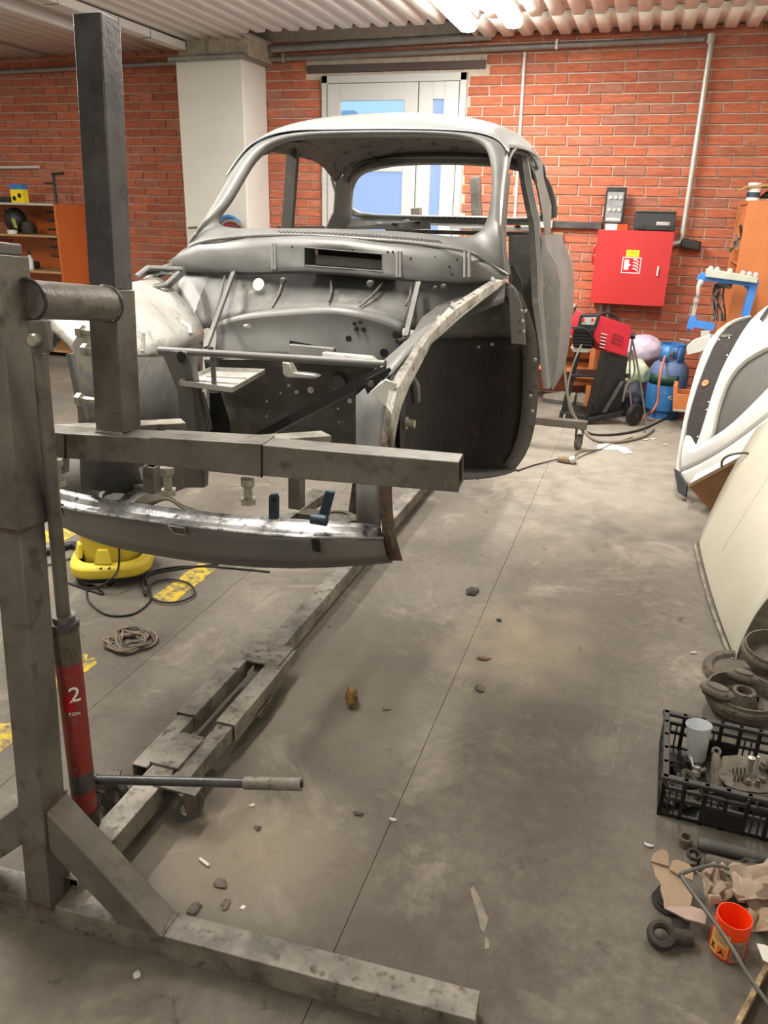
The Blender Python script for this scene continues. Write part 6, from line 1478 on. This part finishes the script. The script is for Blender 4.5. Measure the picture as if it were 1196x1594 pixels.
# carburettor like cluster with bracket plate
t = thing('distributor_assembly', inz(1170, 1210, .06), 'grey bracket plate with springs and posts at the right of the crate', 'car part')
zp = .072; pl_ = [(1117,1195),(1125,1179),(1150,1177),(1165,1182),(1210,1195),(1215,1235),(1180,1236),(1150,1232),(1132,1225),(1120,1212)]
MB().prism([inz(x, y, zp) for x, y in pl_], (0, 0, .005)).build('bracket_plate', DRUM, t, bev=.001)
MB().grid([[inz(x, y, zp) for x, y in ((1132,1225),(1150,1232),(1180,1236),(1215,1235))], [inz(x, y, zp)+V((0, -.006, -.022)) for x, y in ((1134,1227),(1150,1233),(1180,1238),(1215,1237))]]).build('plate_skirt', IRON, t, solid=.002)
for k in range(4):
    p = inz(1143+k*6, 1205, zp+.014); MB().tube([p+V((0, .018*math.cos(x), .016*math.sin(x))) for x in [q*math.pi/6 for q in range(13)]], .0028, 6).build('spring_coil', IRON, t)
p = inz(1166, 1200, zp); MB().lathe([(0, 0), (.008, 0), (.008, .035), (.010, .036), (.010, .044), (0, .046)], p, 12).build('post', BOLTM, t)
p = inz(1174, 1207, zp); MB().tube([p, p+V((0, 0, .062))], [.004, .0042], 10).build('tall_pin', GALV, t)
for px, py, r, h in ((1163, 1222, .009, .018), (1178, 1225, .007, .022), (1190, 1200, .016, .03), (1186, 1218, .010, .016)):
    MB().lathe([(0, 0), (r, 0), (r, h*.6), (r*.8, h*.65), (r*.8, h), (0, h)], inz(px, py, zp), 12).build('stud_post', IRON, t)
MB().tube([inz(1192, 1190, .10), inz(1225, 1200, .10)], .016, 14).build('shaft', DRUM, t)
t = thing('motor_part', inz(1205, 1180, .06), 'round dark machine part at the far right inside the crate', 'car part')
MB().lathe([(0, 0), (.035, 0), (.035, .05), (.028, .055), (0, .055)], inz(1215, 1195, .012), 20).build('housing', IRON, t)
for k, (px, py, r, lb) in enumerate(((1098, 1252, .011, 'left bushing visible through the crate front'), (1113, 1262, .011, 'right bushing visible through the crate front'), (1150, 1248, .012, 'dark bushing under the bracket plate in the crate'))):
    p = inz(px, py-8, .03); t = thing('bushing', p, lb, 'car part'); MB().lathe([(.005, -.008), (r, -.008), (r, .008), (.005, .008), (.005, -.008)], p, 16, Rx(1.0, 3, 'X')).build('ring', DRUM, t)
# dark junk filling the crate bottom
rr = random.Random(31); jn = MB()
for k in range(60):
    u, v = rr.uniform(.02, WL-.03), rr.uniform(.02, D_-.03); A = Rx(rr.uniform(0, 3), 3, 'Z') @ Rx(rr.uniform(-.6, .6), 3, 'X'); s_ = rr.uniform(.008, .022)
    if k % 2: jn.box(K(u, v, .02+rr.uniform(0, .015)), (s_*2, s_, s_*.7), A)
    else: jn.lathe([(0, -s_*.8), (s_*.6, -s_*.8), (s_*.6, s_*.8), (0, s_*.8)], K(u, v, .02+rr.uniform(0, .015)), 10, A @ Rx(1.3, 3, 'X'))
o = jn.build('small_parts', DARKIRON); tag(o, 'layer of small dirty metal parts on the crate bottom', 'small parts'); o['kind'] = 'stuff'
# ---- in front of crate: cups and tubes
def cup(px, py, r, h, label, mat=DARKIRON):
    p = PZ(px, py); t = thing('rubber_boot', p, label, 'car part')
    MB().lathe([(r*.7, h), (r*.9, h), (r, h*.93), (r*.9, h*.8), (r*.98, h*.6), (r*.85, h*.4), (r*.95, 0), (0, 0), (0, .004), (r*.7, .006), (r*.7, h)], p, 24).build('ribbed_cup', mat, t); return t
c1 = PZ(1066, 1316); cup(1066, 1316, .0165, .028, 'small ribbed cup nearest the crate corner', DRUM)
cup(1078, 1343, .0175, .030, 'second small ribbed cup, in front of the first')
def rod(a, b, r, name, label, mat, cat='car part', n=14):
    o = MB().tube([a, a.lerp(b, .03), a.lerp(b, .97), b], [r*.8, r, r, r*.8], n).build(name, mat); tag(o, label, cat); return o
rod(PZ(1087, 1312, .016), PZ(1225, 1345, .016), .015, 'metal_tube', 'long dark grey tube lying along the crate front', RUBBER)
rod(PZ(1098, 1340, .018), PZ(1215, 1372, .018), .018, 'metal_tube', 'thicker grey tube in front of the long dark one', DRUM)
p0_, p1_ = PZ(1063, 1360, .012), PZ(1082, 1352, .02)
tag(MB().prism([PZ(x, y, .002) for x, y in ((1062,1338),(1082,1334),(1084,1355),(1061,1356))], (0, 0, .02)).build('square_fitting', IRON, bev=.003), 'squared dirty fitting behind the cardboard', 'car part')
# ---- cardboard and paper
cd = thing('torn_cardboard', PZ(1060, 1400), 'torn brown cardboard flap lying over the parts', 'cardboard')
zz = .055
CBm = [(1013,1342),(1017,1352),(1020,1365),(1029,1378),(1028,1385),(1033,1403),(1034,1415),(1052,1424),(1067,1430),(1073,1420),(1078,1398),(1068,1376),(1055,1358),(1043,1352),(1030,1348)]
MB().prism([PZ(x, y, zz-.0008*(y-1342)*.35) for x, y in CBm], (0, 0, .004)).build('main_sheet', CARDB, cd)
MB().prism([PZ(x, y, zz+.004+(0 if y > 1338 else .012)) for x, y in ((1013,1342),(1018,1330),(1028,1324),(1037,1325),(1041,1332),(1041,1350),(1030,1347))], (0, 0, .004)).build('round_flap', CARDB, cd)
MB().prism([PZ(x, y, zz+.002+(0 if y > 1345 else .010)) for x, y in ((1042,1355),(1046,1342),(1055,1340),(1072,1347),(1080,1356),(1078,1372),(1062,1366))], (0, 0, .004)).build('torn_flap', CARDB, cd)
MB().prism([PZ(x, y, zz-.02) for x, y in ((1034,1415),(1052,1424),(1067,1432),(1098,1440),(1100,1420),(1075,1412),(1050,1412))], (0, 0, .004)).build('lower_flap', M('pink_grey_card', (178, 158, 148), (166, 146, 136), 10, .9), cd)
def crumple(poly, z0, amp, name, mat, label, cat, seed, n=10):
    # irregular sheet over the polygon bounds (bilinear between 4 corners)
    a, b, c, d = [PZ(x, y, z0) for x, y in poly]; rows = []
    for i in range(n+1):
        row = []
        for j in range(n+1):
            u, v = j/n, i/n; p = a.lerp(b, u).lerp(d.lerp(c, u), v)
            k = noise.noise(V((u*4+seed, v*4, seed)))*amp+abs(noise.noise(V((u*9, v*9+seed, 1))))*amp*.8
            p = p+V((noise.noise(V((u*5, v*5, seed)))*amp*.5, noise.noise(V((u*5, v*5, seed+4)))*amp*.5, max(-z0*.8, k))); row.append(p)
        rows.append(row)
    o = MB().grid(rows).build(name, mat, solid=.002, ang=30); tag(o, label, cat); return o
PAPER = M('grimy_paper', (172, 152, 134), (140, 122, 106), 16, .9, 0, .2, 60)
crumple(((1085,1356),(1128,1350),(1160,1400),(1105,1412)), .06, .03, 'crumpled_paper', PAPER, 'crumpled grimy paper beside the cardboard flap', 'paper', 2)
crumple(((1128,1352),(1240,1335),(1250,1400),(1150,1402)), .065, .02, 'crumpled_paper_bag', PAPER, 'large creased brown paper bag at the right frame edge', 'paper bag', 6)
crumple(((1160,1392),(1250,1385),(1250,1445),(1165,1450)), .05, .03, 'crumpled_paper_bag', M('brown_paper_bag', (134, 112, 92), (160, 138, 116), 12, .9), 'lower brown paper bag behind the orange tub', 'paper bag', 9)
o = crumple(((1098,1345),(1150,1340),(1250,1330),(1140,1460)), .02, .02, 'dark_scrap_heap', DARKIRON, 'dark heap of scrap under the crumpled paper', 'scrap', 12)
# ribbed black rubber boots
p = PZ(1035, 1405); t = thing('rubber_bellows', p, 'black ribbed rubber bellows under the cardboard flap', 'car part')
MB().lathe([(0, 0), (.036, 0), (.038, .006), (.030, .011), (.033, .017), (.027, .022), (.030, .028), (.024, .034), (.022, .038), (.018, .038), (.018, .01), (0, .01)], (p.x+.008, p.y, 0), 28).build('bellows', BLACKCOAT, t)
p = PZ(1028, 1464); t = thing('rubber_elbow', p, 'black rubber ring with a pipe stub lying on the floor', 'car part')
AR_ = Rx(.35, 3, 'X')
MB().lathe([(.015, .004), (.015, .014), (.020, .020), (.028, .018), (.031, .008), (.029, -.002), (.018, -.002), (.015, .004)], (p.x, p.y, .012), 28, AR_).build('ring', DARKIRON, t)
MB().tube([(p.x+.024, p.y+.004, .018), (p.x+.062, p.y+.010, .018)], .0165, 18).build('pipe_stub', DARKIRON, t)
p = PZ(1010, 1375); 
# ---- orange tub
tp = PZ(1131, 1478, 0); tz = thing('orange_plastic_tub', (tp.x, tp.y, 0), 'open bright orange plastic tub with warning label', 'tub')
AT = Rx(.04, 3, 'Y'); r0_, hT = .036, .096
tc_ = V((tp.x, tp.y, .001))
MB().lathe([(0, 0), (r0_*.95, 0), (r0_*1.0, .004), (r0_*1.0, hT*.78), (r0_*.98, hT*.88), (r0_*.95, hT*.97), (r0_*.97, hT), (r0_*.92, hT), (r0_*.90, hT*.9), (r0_*.92, hT*.7), (r0_*.92, .01), (0, .006)], tc_, 40).build('tub_body', ORNG, tz)
def lab(a0, a1, z0, z1, mat, name, dr=.0008):
    n = max(3, int(abs(a1-a0)/6)); R_ = r0_+dr
    return MB().grid([[tc_+V((R_*math.cos(math.radians(a0+(a1-a0)*k/n)), R_*math.sin(math.radians(a0+(a1-a0)*k/n)), z)) for k in range(n+1)] for z in (z0, z1)]).build(name, mat, tz)
CRM = M('cream_label', (232, 190, 122), (222, 176, 106), 10, .6)
lab(195, 262, .008, .072, CRM, 'cream_label'); lab(270, 318, .006, .062, M('grey_label', (176, 160, 150), (140, 120, 112), 30, .6), 'grey_label')
for k in range(5): lab(203, 256, .062-k*.0045, .0635-k*.0045, IRON, 'label_line', .0011)
lab(199, 221, .014, .036, M('label_orange_square', (240, 160, 70), None), 'hazard_square', .0011); lab(227, 257, .010, .034, M('label_orange_square2', (236, 120, 50), None), 'hazard_square', .0011)
def tri(pts, name):  # small symbol on the wrapped label
    R_ = r0_+.0016; MB().prism([tc_+V((R_*math.cos(math.radians(a)), R_*math.sin(math.radians(a)), z)) for a, z in pts], (0, -.0003, 0)).build(name, BLKINK, tz)
tri([(203, .018), (206, .016), (210, .023), (214, .016), (217, .018), (213, .025), (217, .032), (214, .034), (210, .027), (206, .034), (203, .032), (207, .025)], 'cross_symbol')
tri([(233, .014), (242, .020), (251, .014), (251, .017), (244, .024), (243, .029), (241, .029), (240, .024), (233, .017)], 'flame_symbol')
for k in range(4): lab(276+k*10, 279+k*10, .012, .056, IRON, 'print_column', .0011)
# ---- long bent rod
pts = [PZ(1135, 1352, .085), PZ(1108, 1347, .10), PZ(1066, 1358, .135), PZ(1062, 1364, .135), PZ(1075, 1385, .13), PZ(1130, 1460, .112), PZ(1165, 1518, .095), PZ(1200, 1568, .085), PZ(1235, 1618, .07)]
tag(MB().tube(pts, .0044, 12, smooth=4).build('bent_metal_rod', M('dull_zinc_rod', (96, 94, 88), (120, 116, 108), 10, .45, .5)), 'long bent grey metal rod resting across the orange tub', 'rod')
# ---- broken wood box
bw = thing('broken_wooden_box', PZ(1180, 1590), 'broken dark wooden box edge at the bottom right corner', 'box')
SPL = M('splintered_wood', (190, 166, 130), (110, 88, 62), 16, .9, 0, .5, 60, contrast=.1)
q = [PZ(x, y, .07) for x, y in ((1138, 1600), (1152, 1575), (1168, 1545), (1180, 1520), (1192, 1498), (1210, 1480))]
w3 = V((.012, .004, 0))
MB().grid([q, [p+w3+V((0, 0, random.uniform(-.002, .004))) for p in q], [p+w3-V((0, 0, .066)) for p in q], [p-V((0, 0, .066)) for p in q], q]).build('splintered_side', SPL, bw)
MB().prism([PZ(x, y, .045) for x, y in ((1150, 1600), (1196, 1510), (1260, 1500), (1260, 1640), (1150, 1640))], (0, 0, .004)).build('dark_board', M('dark_brown_board', (62, 50, 34), (48, 38, 26), 8, .7), bw)
MB().prism([PZ(x, y, .075) for x, y in ((1178, 1470), (1190, 1472), (1200, 1476), (1196, 1500), (1188, 1496))], (0, 0, .003)).build('white_torn_edge', PLASTER, bw)
